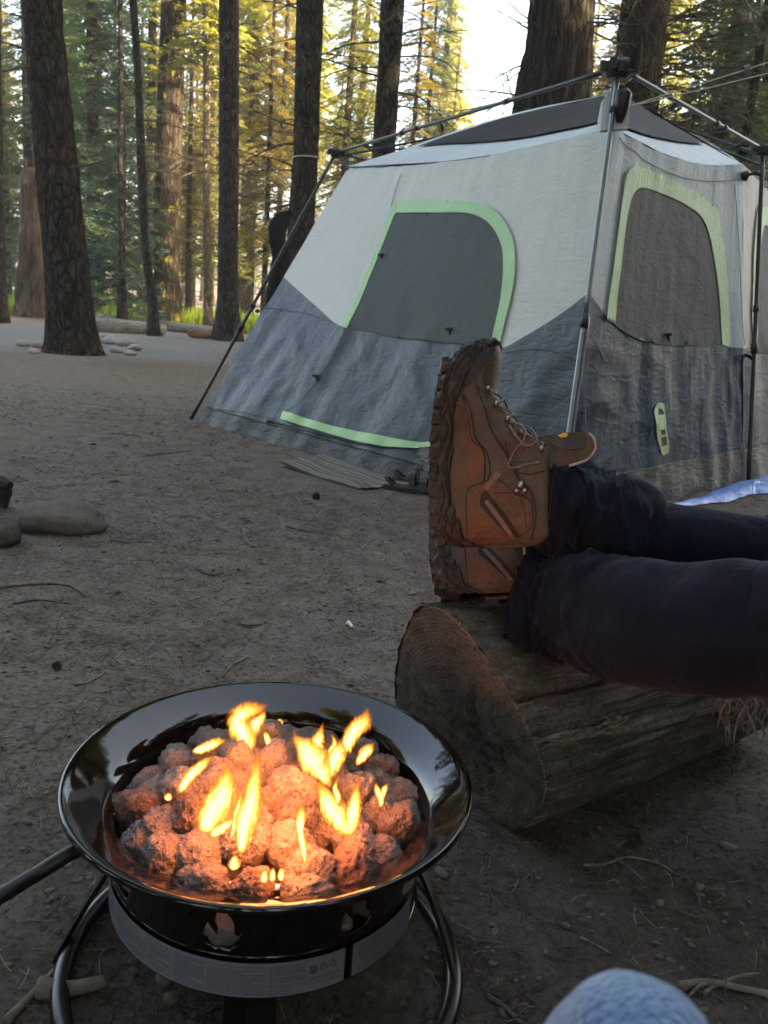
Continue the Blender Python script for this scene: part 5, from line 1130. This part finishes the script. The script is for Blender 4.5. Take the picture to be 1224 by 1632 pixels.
for g_ in ((345, 1285, .272, .30), (396, 1290, .278, .30), (400, 1235, .290, .30), (505, 1215, .290, .34), (552, 1300, .262, .22), (400, 1180, .285, .16), (482, 1350, .255, .16), (425, 1375, .245, .10), (455, 1280, .275, .16), (310, 1235, .265, .10)): glow(*g_)
# ---------------------------------------------------------------- person with crossed legs
PANT = Mat('navy_fleece', .95, spec=.12); v = PANT.coord(); PANT.color(PANT.ramp(PANT.noise(v, 14, 5), [(.3, (.0026, .0045, .0110)), (.7, (.0050, .0088, .0205))])); PANT.b.inputs['Sheen Weight'].default_value = .05; PANT.b.inputs['Sheen Roughness'].default_value = .5
b_ = PANT.bump(PANT.noise(v, 9, 4, .6), .55, .02); PANT.bump(PANT.noise(PANT.coord(scale=(1, 1, 1)), 420, 2), .4, .0012, b_); PANT = PANT.m
def leather(name, lo_, hi_):
    m = Mat(name, .62, spec=.35); v = m.coord(); f = m.noise(v, 18, 5, .65); c = m.ramp(f, [(.3, lo_), (.7, hi_)]); c = m.mix(m.ramp(m.noise(v, 55, 5, .7), [(.5, 0.0), (.75, .45)]), c, (.13, .11, .085)); m.color(c); m.bump(m.math('ADD', m.noise(v, 260, 3, .6), m.math('MULTIPLY', m.noise(v, 40, 4), .8)), .35, .003); return m.m
LEA = leather('boot_leather', (.042, .030, .020), (.084, .060, .041)); LEA2 = leather('boot_overlay_leather_firelit', (.062, .028, .013), (.115, .052, .025)); SOLE = leather('boot_rubber', (.011, .010, .009), (.032, .027, .023)); STRP = simple('boot_stripe', (.12, .075, .06), .5, var=.15, scale=60); DSTI = simple('boot_seam', (.018, .013, .010), .8, var=.2); PIPE = simple('boot_piping', (.30, .29, .27), .6, var=.1)  # overlay leather is reddened, firelight painted into its colour
LACE = simple('boot_lace', (.13, .105, .085), .8, var=.5, scale=240); HOOK = simple('boot_hook', (.30, .30, .31), .3, .9, var=.1); LOGO = simple('tongue_patch', (.03, .032, .04), .5, var=.2); YEL = simple('yellow_print', (.55, .38, .02), .5, var=.1)
person = thing('person', 'reclining person in navy fleece trousers and brown hiking boots, feet crossed on the log', 'person', loc=(1.0, .82, 0))
S_ = 1320/1.34
TAB = [(0, .046, .140), (.004, .028, .160), (.012, .015, .172), (.026, .006, .185), (.055, 0, .200), (.10, 0, .200), (.125, .001, .200), (.145, .001, .186), (.160, .002, .168), (.178, .003, .150), (.195, .005, .132), (.215, .008, .116), (.235, .011, .104), (.252, .014, .096), (.270, .018, .098), (.290, .023, .102), (.308, .030, .104), (.322, .040, .103), (.332, .052, .100), (.339, .066, .094), (.3415, .074, .084)]
TAB = np.array([(a*.985, b, c) for a, b, c in TAB]); WTAB = np.array([(0, .010), (.006, .022), (.02, .030), (.05, .035), (.10, .036), (.15, .037), (.20, .042), (.25, .047), (.29, .045), (.315, .037), (.330, .024), (.3365, .008)])
def tmin(s): return np.interp(s, TAB[:, 0], TAB[:, 1])
def tmax(s): return np.interp(s, TAB[:, 0], TAB[:, 2])
def hw(s): return np.interp(s, WTAB[:, 0], WTAB[:, 1])
def halfw(s, t, T1_=None):
    a, b = tmin(s), (T1_ or 9) if T1_ and T1_ < tmax(s) else tmax(s); b = max(b, a+.02); 
    q = min(1, max(0, (t-a)/(b-a))); w_ = hw(s); taper = 1-.16*sstep(.05, .16, t); e = 2.6 if b < .14 else 3.6
    return w_*taper*max(0.0, 1-abs(2*q-1)**e)**(1/e) if b < .14 else w_*taper*max(0.0, (1-abs(min(0, 2*q-1))**e))**(1/e)*(max(0, 1-max(0, 2*q-1)**8))**(1/8)
def boot(O, S, T, W_, tcut=None, main=True, name='boot', label=None):
    ctr = np.array(person.location); root = None
    def X(s, t, w_): return O+S*s+T*t+W_*w_
    cut = tcut or 9
    ss = np.concatenate([np.linspace(.0005, .03, 10), np.linspace(.034, .30, 62), np.linspace(.303, .336, 14)]); n_ = 56; V = []
    for s in ss:
        a, b = tmin(s), min(tmax(s), cut); b = max(b, a+.004)
        for j in range(n_):
            th = 2*math.pi*j/n_; q = (1-math.cos(th))/2; t = a+(b-a)*q; w_ = halfw(s, t, cut if tcut else None); sg = 1 if math.sin(th) >= 0 else -1
            if abs(math.sin(th)) < 1e-6: w_ = 0
            wr = .0014*fbm(s*28, t*28, sg)+(.0016*math.sin(s*150)*math.exp(-((s-.235)/.03)**2)*(t/.1)); V.append(X(s, t, sg*(w_+wr)))
    k = len(ss); F = [(i*n_+j, i*n_+(j+1) % n_, (i+1)*n_+(j+1) % n_, (i+1)*n_+j) for i in range(k-1) for j in range(n_)]+[tuple(range(n_)), tuple((k-1)*n_+j for j in range(n_-1, -1, -1))]
    root = loc_mesh(name, V, F, LEA, person, smooth=True)
    if label: root['label'] = label
    off0 = ctr
    def part(nm, v, f, m, **k2): return mesh(nm, np.asarray(v, float)-off0, f, m, root, **k2)
    # sole: thick rubber with wavy sidewall and lugs
    V = []; n2 = 40; ml = lambda s: min(tmax(s)-tmin(s)+.004, .040+.006*math.sin(s*52)+.012*sstep(.24, .32, s)+.010*math.exp(-((s-.335)/.02)**2)-.010*math.exp(-((s-.14)/.04)**2))
    st = np.concatenate([np.linspace(0.0003, .02, 8), np.linspace(.024, .31, 120), np.linspace(.313, .3364, 14)])
    for s in st:
        a = tmin(s)-.006*(1-sstep(.29, .33, s)); h = ml(s); wv_ = hw(s)
        for j in range(n2):
            th = 2*math.pi*j/n2; c_, s_ = math.cos(th), math.sin(th); q = (1-abs(c_)**.6*(1 if c_ > 0 else -1))/2; t = a+h*q
            ww = (wv_*1.02+.0045)*abs(s_)**.35*(1 if s_ >= 0 else -1)
            gr = .0036*math.sin(t*430+3*math.sin(s*60)+1.5*math.sin(s*23)); gr += (.003 if s < .30 else 0)*(1 if math.sin(s*2*math.pi/.026+t*60) > .2 else -1)*(1-sstep(.008, .018, t-a)); ww += (gr if s_ > 0 else -gr)*(abs(s_) > .3)
            tt = t-(.004 if (math.sin(s*2*math.pi/.026) > -.1 and q < .12) else 0)*(1 if .0 < s < .30 else 0)
            V.append(X(s, tt, ww))
    k = len(st); F = [(i*n2+j, i*n2+(j+1) % n2, (i+1)*n2+(j+1) % n2, (i+1)*n2+j) for i in range(k-1) for j in range(n2)]+[tuple(range(n2)), tuple((k-1)*n2+j for j in range(n2-1, -1, -1))]
    part('sole', V, F, SOLE, smooth=True)
    def sole_pt(s, t, off):
        a = tmin(s)-.006*(1-sstep(.29, .33, s)); h = ml(s); q = min(.97, max(.03, (t-a)/h)); c1 = (1-2*q); c_ = math.copysign(abs(c1)**(1/.6), c1); sn = math.sqrt(max(0, 1-c_*c_))
        return X(s, a+h*q, (hw(s)*1.02+.0045)*sn**.35+off)
    gm = MB()
    for gi, (t0, am, r_) in enumerate(((.010, .0035, .0011), (.0175, .005, .0015), (.026, .0055, .0011), (.034, .004, .0013))):
        Pg = []
        for s in np.linspace(.006, .318, 150):
            a = tmin(s); zz = am*(abs(((s*26+gi*.15) % 1)*2-1)-.5)*2*(.5+.5*math.sin(s*31+1)) + .004*math.sin(s*19); Pg.append(sole_pt(s, a+t0*(1+.6*sstep(.24, .33, s))+zz, .0008))
        gm.add(*tube(Pg, r_, 4))
    part('sole_groove_shade', *gm.out(), DSTI)  # raised dark lines stand in for shade inside the sole grooves
    mbl = MB()                                     # lugs
    for i in range(12):
        s = .014+i*.0272
        if abs(s-.135) < .012 or s > .30: continue
        for sg in (-1, 1):
            w1 = hw(s)+.003; c_ = X(s, tmin(s)-.003, sg*(w1-.012)); mbl.add(*box(c_, (S+T*.2, T, W_), (.0095, .006, .011)))
            c_ = X(s+.012, tmin(s)-.006, sg*(w1-.028)); mbl.add(*box(c_, (S, T, W_), (.007, .005, .008)))
    part('tread_lug', *mbl.out(), SOLE)
    # overlays drawn on the near side: (x,y) in the picture frame of the boot mapped to (s,t)
    def side_patch(nm, poly, mat, off, d=.006):
        v2, f = patch2d(np.array(poly), d); out = []
        for s, t in v2: out.append(X(s, min(t, cut-.001) if tcut else t, halfw(s, t, cut if tcut else None)+off))
        return part(nm, out, f, mat, smooth=True)
    def line(nm, pts, mat, r=.0009, off=.0012, mbx=None):
        P = smooth_path(np.array([(a, b, 0) for a, b in pts]), 40); P = [X(a, b, halfw(a, b, cut if tcut else None)+off) for a, b, _ in P]; t_ = tube(P, r, 5)
        if mbx is not None: mbx.add(*t_)
        else: return part(nm, *t_, mat)
    def c2(px_, py_): return ((873-py_)/S_/.985*.985, (px_-691)/S_)
    E = lambda L_: [c2(660+x*.2757, 530+y*.2757) for x, y in L_]
    toe = E([(300, 330), (315, 250), (350, 200), (395, 165), (470, 175), (470, 90), (420, 55), (330, 60), (250, 130), (200, 260), (200, 330), (240, 360)]); toe = [(min(s, .332), max(t, tmin(s)+.004)) for s, t in toe]
    if main: side_patch('toe_cap', [(.245, .048), (.262, .068), (.285, .082), (.305, .094), (.318, .100), (.328, .094), (.332, .078), (.328, .058), (.31, .05), (.28, .046)], SOLE, .0022)
    heel = [(.012, .052), (.085, .052), (.10, .075), (.105, .10), (.085, .125), (.070, .150), (.03, .150), (.014, .12)]
    side_patch('heel_counter', heel if not tcut else [(a, min(b, tcut-.02)) for a, b in heel], LEA2, .0016)
    if main: side_patch('side_overlay', [(.10, .052), (.24, .050), (.225, .058), (.20, .060), (.175, .062), (.155, .075), (.14, .080), (.12, .078), (.105, .07)], LEA2, .0014)
    dark = E([(395, 910), (455, 985), (480, 1110), (520, 1190), (480, 1190), (430, 1090), (385, 1010)]); 
    sm = MB(); 
    line('', [(.245, .046), (.20, .056), (.17, .060), (.150, .078), (.115, .080), (.095, .075)], None, mbx=sm); line('', heel, None, mbx=sm); line('', [(.25, .070), (.215, .082), (.18, .092), (.15, .11), (.11, .13), (.08, .155)], None, mbx=sm)
    line('', [(.085, .095), (.080, .13), (.055, .14), (.03, .142)], None, mbx=sm); line('', [(.30, .075), (.285, .068), (.26, .066), (.245, .075)], None, mbx=sm)
    if main:
        line('', [(.30, .098), (.288, .088), (.262, .080), (.252, .088)], None, mbx=sm, r=.0013); line('', [(.238, .050), (.205, .062), (.172, .067), (.147, .084), (.118, .088), (.098, .083)], None, mbx=sm, r=.0012)
        line('', [(.118, .172), (.112, .150), (.118, .128), (.135, .118), (.165, .112)], None, mbx=sm); line('', [(.012, .150), (.05, .158), (.085, .150), (.108, .130)], None, mbx=sm, r=.0012)
    part('stitching', *sm.out(), DSTI)
    if main:
        for pl_ in ([(.246, .053), (.20, .0635), (.17, .070), (.150, .087), (.120, .092)], [(.245, .078), (.215, .088), (.18, .098), (.15, .117), (.11, .138)], [(.292, .094), (.282, .084), (.262, .076)], [(.018, .060), (.018, .13), (.03, .144), (.068, .144), (.08, .124), (.097, .102), (.094, .08), (.083, .060)]):
            Q_ = smooth_path(np.array([(a, b, 0) for a, b in pl_]), 60)
            sm2 = MB()
            for i in range(0, 58, 2): sm2.add(*tube([X(Q_[i][0], Q_[i][1], halfw(Q_[i][0], Q_[i][1], cut if tcut else None)+.0018), X(Q_[i+1][0], Q_[i+1][1], halfw(Q_[i+1][0], Q_[i+1][1], cut if tcut else None)+.0018)], .0005, 4))
            part('stitch_line', *sm2.out(), LACE)
    sp_ = lambda L_: [(873-530-y*.2757)/S_ for x, y in L_]
    a1 = [(.066, .072), (.083, .074), (.088, .082), (.05, .112), (.015, .134), (.014, .118), (.04, .094)]
    side_patch('stripe_backing', a1 if not tcut else [(a, min(b, tcut-.01)) for a, b in a1], DSTI, .0024, .004)
    side_patch('side_stripe', [(.070, .079), (.074, .085), (.045, .106), (.014, .126), (.013, .119), (.042, .099)], STRP, .0036, .004)
    if main: side_patch('side_stripe', [(.088, .083), (.094, .078), (.118, .098), (.113, .106)], STRP, .003, .004)
    if main:
        # hooks, eyelets and laces along the instep
        pts = [(.247, .087), (.224, .095), (.200, .104), (.177, .114), (.150, .122)]; lp = []
        for i, (s, t) in enumerate(pts):
            t2 = tmax(s)-.010; w_ = halfw(s, t2)+.002; c_ = X(s, t2, w_); m1 = MB(); m1.add(*tube([c_-W_*.002, c_+W_*.004, c_+W_*.006], [.0045, .0035, .0050], 8)); part('lace_hook', *m1.out(), HOOK, smooth=True); lp.append((s, t2, w_))
        c_ = X(.097, .135, halfw(.097, .135)+.002); m1 = MB()
        for dx, dy, r_ in ((0, 0, .006), (-.010, -.006, .004), (-.010, .006, .004)): m1.add(*tube([c_+S*dx+T*dy-W_*.002, c_+S*dx+T*dy+W_*.003, c_+S*dx+T*dy+W_*.005], [r_, r_, r_*.4], 10))
        part('lace_hook', *m1.out(), HOOK, smooth=True)
        lc = MB()
        for i in range(len(lp)-1):
            (s0, t0, w0), (s1, t1, w1) = lp[i], lp[i+1]
            lc.add(*tube(smooth_path([X(s0, t0, w0+.004), X((s0+s1)/2, tmax((s0+s1)/2)+.004, w0*.4), X(s1+.003, tmax(s1)+.003, -w1*.5)], 10), .0019, 6)); lc.add(*tube(smooth_path([X(s1, t1, w1+.004), X((s0+s1)/2, tmax((s0+s1)/2)+.006, w0*.3), X(s0, tmax(s0)+.003, -w0*.6)], 10), .0019, 6))
        # bow and end
        s, t, w_ = lp[2]; lc.add(*tube(smooth_path([X(.195, .120, .034), X(.185, .140, .040), X(.165, .142, .043), X(.150, .128, .042), X(.128, .118, .040), X(.122, .125, .040), X(.128, .150, .038), X(.13, .165, .036)], 40), .0021, 6)); lc.add(*tube(smooth_path([X(.19, .118, .036), X(.17, .130, .044), X(.155, .145, .040), X(.165, .160, .030), X(.185, .150, .024), X(.19, .13, .03)], 30), .0021, 6))
        part('lace', *lc.out(), LACE, smooth=True)
    return X, root, part
al = rad(14)
Ou = at(699, 873, 1.34); Su = cU+cF*.06; Su /= np.linalg.norm(Su); Wu = -cF*math.cos(al)+cR*math.sin(al)*-1; Tu = np.cross(Wu, Su); Tu /= np.linalg.norm(Tu); Tu = Tu if Tu@cR > 0 else -Tu; Wu = np.cross(Su, Tu); Wu = Wu if Wu@cF < 0 else -Wu
XU, bu, partu = boot(Ou, Su, Tu, Wu, tcut=.178, label='upper brown hiking boot crossed over the other, laces and hooks in view')
# padded tongue sticking out above the cuff, with a dark oval patch and yellow mark
def tongue(X, part, pts, th, wc, name='tongue', mat=LEA):
    v2, f = patch2d(np.array(pts), .006); V = [X(s, t, wc+.004*math.sin(t*60)) for s, t in v2]; V2 = [X(s, t, wc-th) for s, t in v2]; k = len(V); ed = {(a, b) for q in f for a, b in ((q[0], q[1]), (q[1], q[2]), (q[2], q[0]))}; bd = [(a, b) for a, b in ed if (b, a) not in ed]
    return part(name, V+V2, [list(q) for q in f]+[[q+k for q in g[::-1]] for g in f.tolist()]+[[b, a, a+k, b+k] for a, b in bd], mat, smooth=False)
def pc(L_): return [((873-y)/S_, (x-691)/S_) for x, y in L_]
tongue(XU, partu, pc(curve([(826, 712), (842, 704), (862, 700), (890, 697), (918, 698), (932, 708), (934, 722), (924, 738), (900, 746), (862, 752), (830, 745), (818, 728)], 40)), .018, .010)
tongue(XU, partu, pc(curve([(868, 712), (885, 704), (905, 705), (918, 712), (915, 722), (898, 724), (880, 720)], 24)), .002, .0165, 'tongue_patch', LOGO)
tongue(XU, partu, pc([(880, 702), (890, 697.5), (896, 701), (892, 705), (884, 705)]), .002, .0185, 'yellow_mark', YEL)
P = smooth_path([XU(*pc([q])[0], .012) for q in [(896, 749), (922, 740), (935, 724), (933, 708), (925, 700)]], 20); partu('piping', *tube(P, .0022, 6), PIPE)
# lower boot, heel on the log, toe leaning away behind the other
Ol = at(699, 957, 1.395); Sl = cU*.80+cF*.60; Sl /= np.linalg.norm(Sl); Wl = -cF*.97+cR*-.10; Wl = Wl-Sl*(Wl@Sl); Wl /= np.linalg.norm(Wl); Tl = np.cross(Wl, Sl); Tl = Tl if Tl@cR > 0 else -Tl
XL_, bl, partl = boot(Ol, Sl, Tl, Wl, tcut=.150, main=False, label='lower brown hiking boot with its heel on the log, mostly behind the other')
P = smooth_path([XL_(s, .150, halfw(s, .140)*1.0) for s in (.004, .03, .06, .09, .125)], 20); partl('collar_piping', *tube(P, .0026, 6), PIPE)
P = [XL_(.075, .152, .020), XL_(.105, .150, .028), XL_(.115, .19, .028), XL_(.10, .20, .02)]; V, F = tube(smooth_path([XL_(.085, .145, .012), XL_(.098, .175, .014), XL_(.112, .205, .010)], 12), np.linspace(.018, .008, 12), 10); partl('tongue', V, F, LEA, smooth=True)

# trousers: one continuous garment, two legs joined at the hips
def leg(st, n_=40, m=110, seed=0, foldfn=None):
    # st: (x px, top px, bottom px, depth z, depth radius)
    c_ = []; r1 = []; r2 = []
    for x, y0, y1, z, dr in st: c_.append(at(x, (y0+y1)/2, z)); r1.append((y1-y0)*.5*z/FPX); r2.append(dr)
    return c_, r1, r2
def loft(c_, r1, r2, n_, m, seed, rough=.05, fold=None, tilt=0):
    Q = smooth_path(c_, m); R1 = smooth_path(np.column_stack([r1]*3), m)[:, 0]; R2 = smooth_path(np.column_stack([r2]*3), m)[:, 0]; T = np.gradient(Q, axis=0); T /= np.linalg.norm(T, axis=1)[:, None]; V = np.zeros((m, n_, 3))
    for i in range(m):
        u = cU-T[i]*(cU@T[i]); u /= np.linalg.norm(u); s = np.cross(T[i], u); s = s if s@cF < 0 else -s
        for j in range(n_):
            a = 2*math.pi*j/n_; k = 1+rough*fbm(math.cos(a)*1.3+seed, math.sin(a)*1.3, i*.05, 3); 
            if fold: k += fold(i/(m-1), a)
            V[i, j] = Q[i]+u*math.sin(a)*R1[i]*k+s*math.cos(a)*R2[i]*k
            if tilt and i/(m-1) < .2: V[i, j] += T[i]*tilt(a)*(1-i/(m-1)/.2)
    return V, Q, T
kneeR = at(1330, 800, 1.42); kneeL = at(1330, 985, 1.07)
hipR = np.array([1.12, .90, .47]); hipL = np.array([.98, .74, .47])
stU = [(854, 738, 872, 1.335, .066), (880, 737, 876, 1.34, .067), (910, 741, 882, 1.35, .068), (950, 752, 893, 1.36, .070), (985, 760, 900, 1.365, .072), (1006, 764, 898, 1.37, .070), (1022, 800, 896, 1.37, .060), (1060, 800, 905, 1.375, .063), (1120, 806, 925, 1.38, .068), (1224, 820, 945, 1.39, .076)]
cU_, a1, a2 = leg(stU); cU_ += [at(1320, 960-90, 1.36), hipR+np.array([-.22, .14, -.0]), hipR]; a1 += [.072, .085, .10]; a2 += [.080, .085, .095]
def foldU(t, a):
    k = 0
    k += 1.0*sstep(.0, .04, t)*(1-sstep(.20, .5, t))*(.22-min(.22, abs(nz(t*15+.9*math.sin(a+.2)+.5*math.cos(2*a)+8, math.cos(a)*1.1, math.sin(a)*1.1))))-.05*sstep(0, .03, t)+.05*sstep(.3, .4, t)*nz(t*6, math.cos(a)*1.5, math.sin(a)*2.2)
    for (t0, wd_, amp, tw) in ((.10, .012, .05, .05), (.17, .014, -.05, .06), (.235, .012, .06, -.07), (.29, .016, -.04, .06)): k += amp*math.exp(-((t-t0-tw*math.sin(a+1))/wd_)**2)
    return k
VU, QU, TU = loft(cU_, a1, a2, 56, 220, 1.0, .05, foldU)
stL = [(800, 900, 1036, 1.375, .058), (822, 898, 1036, 1.38, .066), (850, 888, 1046, 1.36, .072), (890, 878, 1052, 1.33, .074), (930, 877, 1064, 1.29, .074), (985, 884, 1083, 1.24, .076), (1040, 894, 1096, 1.19, .078), (1100, 896, 1106, 1.15, .080), (1160, 893, 1112, 1.11, .082), (1224, 892, 1114, 1.08, .084)]
cL_, b1, b2 = leg(stL); cL_ += [at(1330, 1005, 1.03), (at(1330, 1005, 1.03)+hipL)/2+np.array([0, 0, .03]), hipL]; b1 += [.086, .09, .10]; b2 += [.088, .09, .095]
def foldL(t, a):
    k = 0
    k += 1.1*sstep(.0, .03, t)*(1-sstep(.16, .55, t))*(.22-min(.22, abs(nz(t*17+.8*math.sin(a+.6)+.5*math.cos(2*a), math.cos(a)*1.1, math.sin(a)*1.1+3))))-.10*sstep(0, .03, t)*(1-sstep(.16, .55, t))-.035*sstep(.3, .5, t)*math.exp(-((math.sin(a)-.05)/.16)**2)+.05*sstep(.2, .4, t)*nz(t*6, math.cos(a)*1.5, math.sin(a)*2.2)
    for (t0, wd_, amp, tw) in ((.05, .010, -.06, .03), (.085, .014, .07, .05), (.12, .016, -.17, -.06), (.165, .022, .10, .05), (.21, .018, -.07, .04), (.33, .03, -.02, .08)): k += amp*math.exp(-((t-t0-tw*math.sin(a+.5))/wd_)**2)
    return k
def tiltL(a): return -.018*math.cos(a)-.045*(-math.sin(a)*.5+.1)*1.0
VL, QL, TL = loft(cL_, b1, b2, 56, 220, 7.0, .05, foldL, tilt=lambda a: .062*math.sin(a)+.016)
def garment():
    mb = MB(); n_ = 56
    for V in (VU, VL):
        m = V.shape[0]; mb.add(V.reshape(-1, 3), [(i*n_+j, i*n_+(j+1) % n_, (i+1)*n_+(j+1) % n_, (i+1)*n_+j) for i in range(m-1) for j in range(n_)])
        c_ = V[0].mean(0); inn = c_+(V[0]-c_)*.93; inn2 = inn+(V[10].mean(0)-c_)*1.5; mb.add(np.vstack([V[0], inn, inn2]), [(j, n_+j, n_+(j+1) % n_, (j+1) % n_) for j in range(n_)]+[(n_+j, 2*n_+j, 2*n_+(j+1) % n_, n_+(j+1) % n_) for j in range(n_)])
    hip = (hipL+hipR)/2; V, F = ICO[4]; d1 = hipL-hipR; d1 /= np.linalg.norm(d1); d2 = np.array([d1[1], -d1[0], 0]); mb.add(np.array([hip+d1*v[0]*.19+d2*v[1]*.15+np.array([0, 0, 1])*v[2]*.13 for v in V])+np.array([.03, -.03, .02]), F)
    o = mb.build('trousers', PANT, person, smooth=True)
    # stitched hem lines at the cuffs
    hm = MB()
    for V, idx in ((VU, (4, 7)), (VL, (4, 7))):
        for i in idx: c_ = V[i].mean(0); P = c_+(V[i]-c_)*1.004; P = np.vstack([P, P[:1]]); hm.add(*tube(P, .0006, 4, False))
    hv, hf = hm.out(); mesh('hem_stitch', hv-np.array(person.location), hf, simple('navy_thread', (.004, .005, .009), .9), o)
garment()
def body():
    hip = (hipL+hipR)/2; back = np.array([.82, -.50, 0]); back /= np.linalg.norm(back); lat = hipL-hipR; lat /= np.linalg.norm(lat); up = np.array([0, 0, 1.0])
    J = [hip, hip+back*.08+up*.18, hip+back*.18+up*.38, hip+back*.22+up*.50, hip+back*.23+up*.58, hip+back*.20+up*.68, hip+back*.19+up*.80]; R = [.14, .135, .15, .10, .06, .085, .09]
    E = [(i, i+1) for i in range(6)]; n0 = 7
    for sg in (1, -1):
        sh = J[3]+lat*.17*sg-up*.02; el = sh+lat*.06*sg-up*.25-back*.06; wr = el-back*.24-lat*.10*sg-up*.02; hd_ = wr-back*.09-lat*.02*sg
        J += [sh, el, wr, hd_]; R += [.062, .045, .030, .028]; E += [(3, n0), (n0, n0+1), (n0+1, n0+2), (n0+2, n0+3)]; n0 += 4
        for f in range(5): a = (f-2)*.022; J.append(hd_-back*(.07 if f else .03)+lat*a*1.0-up*.02); R.append(.009); E.append((n0-1, len(J)-1))
        n0 = len(J)
    legs = []
    for h, Q in ((hipL, QL), (hipR, QU)):
        idx = [205, 190, 175, 160, 140, 120, 100, 75, 50, 28]; prev = 0
        for k in idx: J.append(Q[k]); R.append(.026+.024*k/205); E.append((prev, len(J)-1)); prev = len(J)-1
    me = bpy.data.meshes.new('body'); me.from_pydata([tuple(np.array(j)-np.array(person.location)) for j in J], E, []); o = bpy.data.objects.new('body', me); C.objects.link(o); o.parent = person
    sk = o.modifiers.new('skin', 'SKIN'); 
    for i, r in enumerate(R): me.skin_vertices[0].data[i].radius = (r, r)
    me.skin_vertices[0].data[0].use_root = True; sb = o.modifiers.new('sub', 'SUBSURF'); sb.levels = 2; sb.render_levels = 2
    m = Mat('skin', .6, spec=.4); v = m.coord(); m.color(m.ramp(m.noise(v, 8), [(.3, (.42, .24, .17)), (.7, (.52, .31, .22))])); m.b.inputs['Subsurface Weight'].default_value = .1; me.materials.append(m.m)
    JK = simple('grey_jacket', (.05, .055, .06), .9, var=.2, scale=14, bump=.4, bscale=20)
    V, F, _ = cyl_uv(smooth_path([J[0]-up*.02, J[1], J[2], J[3]], 20), np.interp(np.linspace(0, 1, 20), [0, .4, .8, 1], [.165, .165, .175, .09]), 32, 3, .05); loc_mesh('jacket', V, F, JK, person, smooth=True)
    b = 7
    for k in (7, 16):
        V, F, _ = cyl_uv(smooth_path([J[3]*.5+J[k]*.5, J[k], J[k+1], J[k+2]], 24), np.interp(np.linspace(0, 1, 24), [0, .3, .65, 1], [.09, .085, .062, .045]), 20, k, .06); loc_mesh('sleeve', V, F, JK, person, smooth=True)
    c_ = J[5]+up*.035; V0, F0 = ICO[4]; V = np.array([c_+np.array(v)*np.array([.100, .100, .115])*(1+.05*nz(v[0]*3, v[1]*3, v[2]*3)) for v in V0 if True]); keep = [f for f in F0 if (V[list(f)].mean(0)-c_)@(-back) < .045 or V[list(f)].mean(0)[2] > c_[2]+.075]
    loc_mesh('hair', V, keep, simple('brown_hair', (.04, .025, .015), .7, var=.4, scale=50, bump=.8, bscale=80), person, smooth=True)
body()

# ---------------------------------------------------------------- photographer's own knee, very near the lens
KN = Mat('blue_knit', .98, spec=.05); v = KN.coord(); w1 = KN.vor(v, 300, 'F1'); c = KN.ramp(w1, [(.1, (.05, .095, .20)), (.6, (.10, .165, .30))]); c = KN.mix(KN.ramp(KN.noise(v, 40, 4), [(.4, 0.0), (.65, .5)]), c, (.12, .25, .34)); KN.color(c); KN.bump(w1, .8, .003); KN.b.inputs['Sheen Weight'].default_value = .4; KN = KN.m
def knee():
    kp = at(1016, 1522, .33); K = kp+np.array([.004, -.012, -.030])
    me_v = smooth_path([np.array([.19, -.55, .47]), np.array([.16, -.12, .49]), K+np.array([.012, -.13, -.055]), K+np.array([.002, -.02, -.006]), K+np.array([0, .022, -.05]), K+np.array([.01, .05, -.22]), np.array([.19, .42, .06])], 70)
    r = np.interp(np.linspace(0, 1, 70), np.linspace(0, 1, 7), [.085, .075, .052, .027, .037, .042, .035]); V, F, _ = cyl_uv(me_v, r, 30, 4, .06)
    root = thing('person', 'blurred bent knee in pale blue knit at the bottom edge, close to the camera', 'person', loc=(.17, .1, 0))
    V2, F2, _ = cyl_uv(me_v, r*.8, 20, 4, 0); loc_mesh('body', V2, F2, bpy.data.materials['skin'], root, smooth=True)
    loc_mesh('knit_trousers', V, F, KN, root, smooth=True)
knee()

# ---------------------------------------------------------------- forest air
def haze():
    x0, x1, y0, y1, z0, z1 = -45, 50, -32, 96, -1.6, 36
    V = [(x, y, z) for x in (x0, x1) for y in (y0, y1) for z in (z0, z1)]
    o = mesh('haze', V, [(0, 1, 3, 2), (4, 6, 7, 5), (0, 4, 5, 1), (2, 3, 7, 6), (0, 2, 6, 4), (1, 5, 7, 3)]); o['kind'] = 'stuff'
    m = bpy.data.materials.new('haze_air'); m.use_nodes = True; t = m.node_tree; t.nodes.clear(); mo = t.nodes.new('ShaderNodeOutputMaterial'); pv = t.nodes.new('ShaderNodeVolumePrincipled')
    pv.inputs['Color'].default_value = (1, .97, .90, 1); pv.inputs['Density'].default_value = .0016; pv.inputs['Anisotropy'].default_value = .3
    t.links.new(pv.outputs[0], mo.inputs['Volume']); o.data.materials.append(m)
haze()
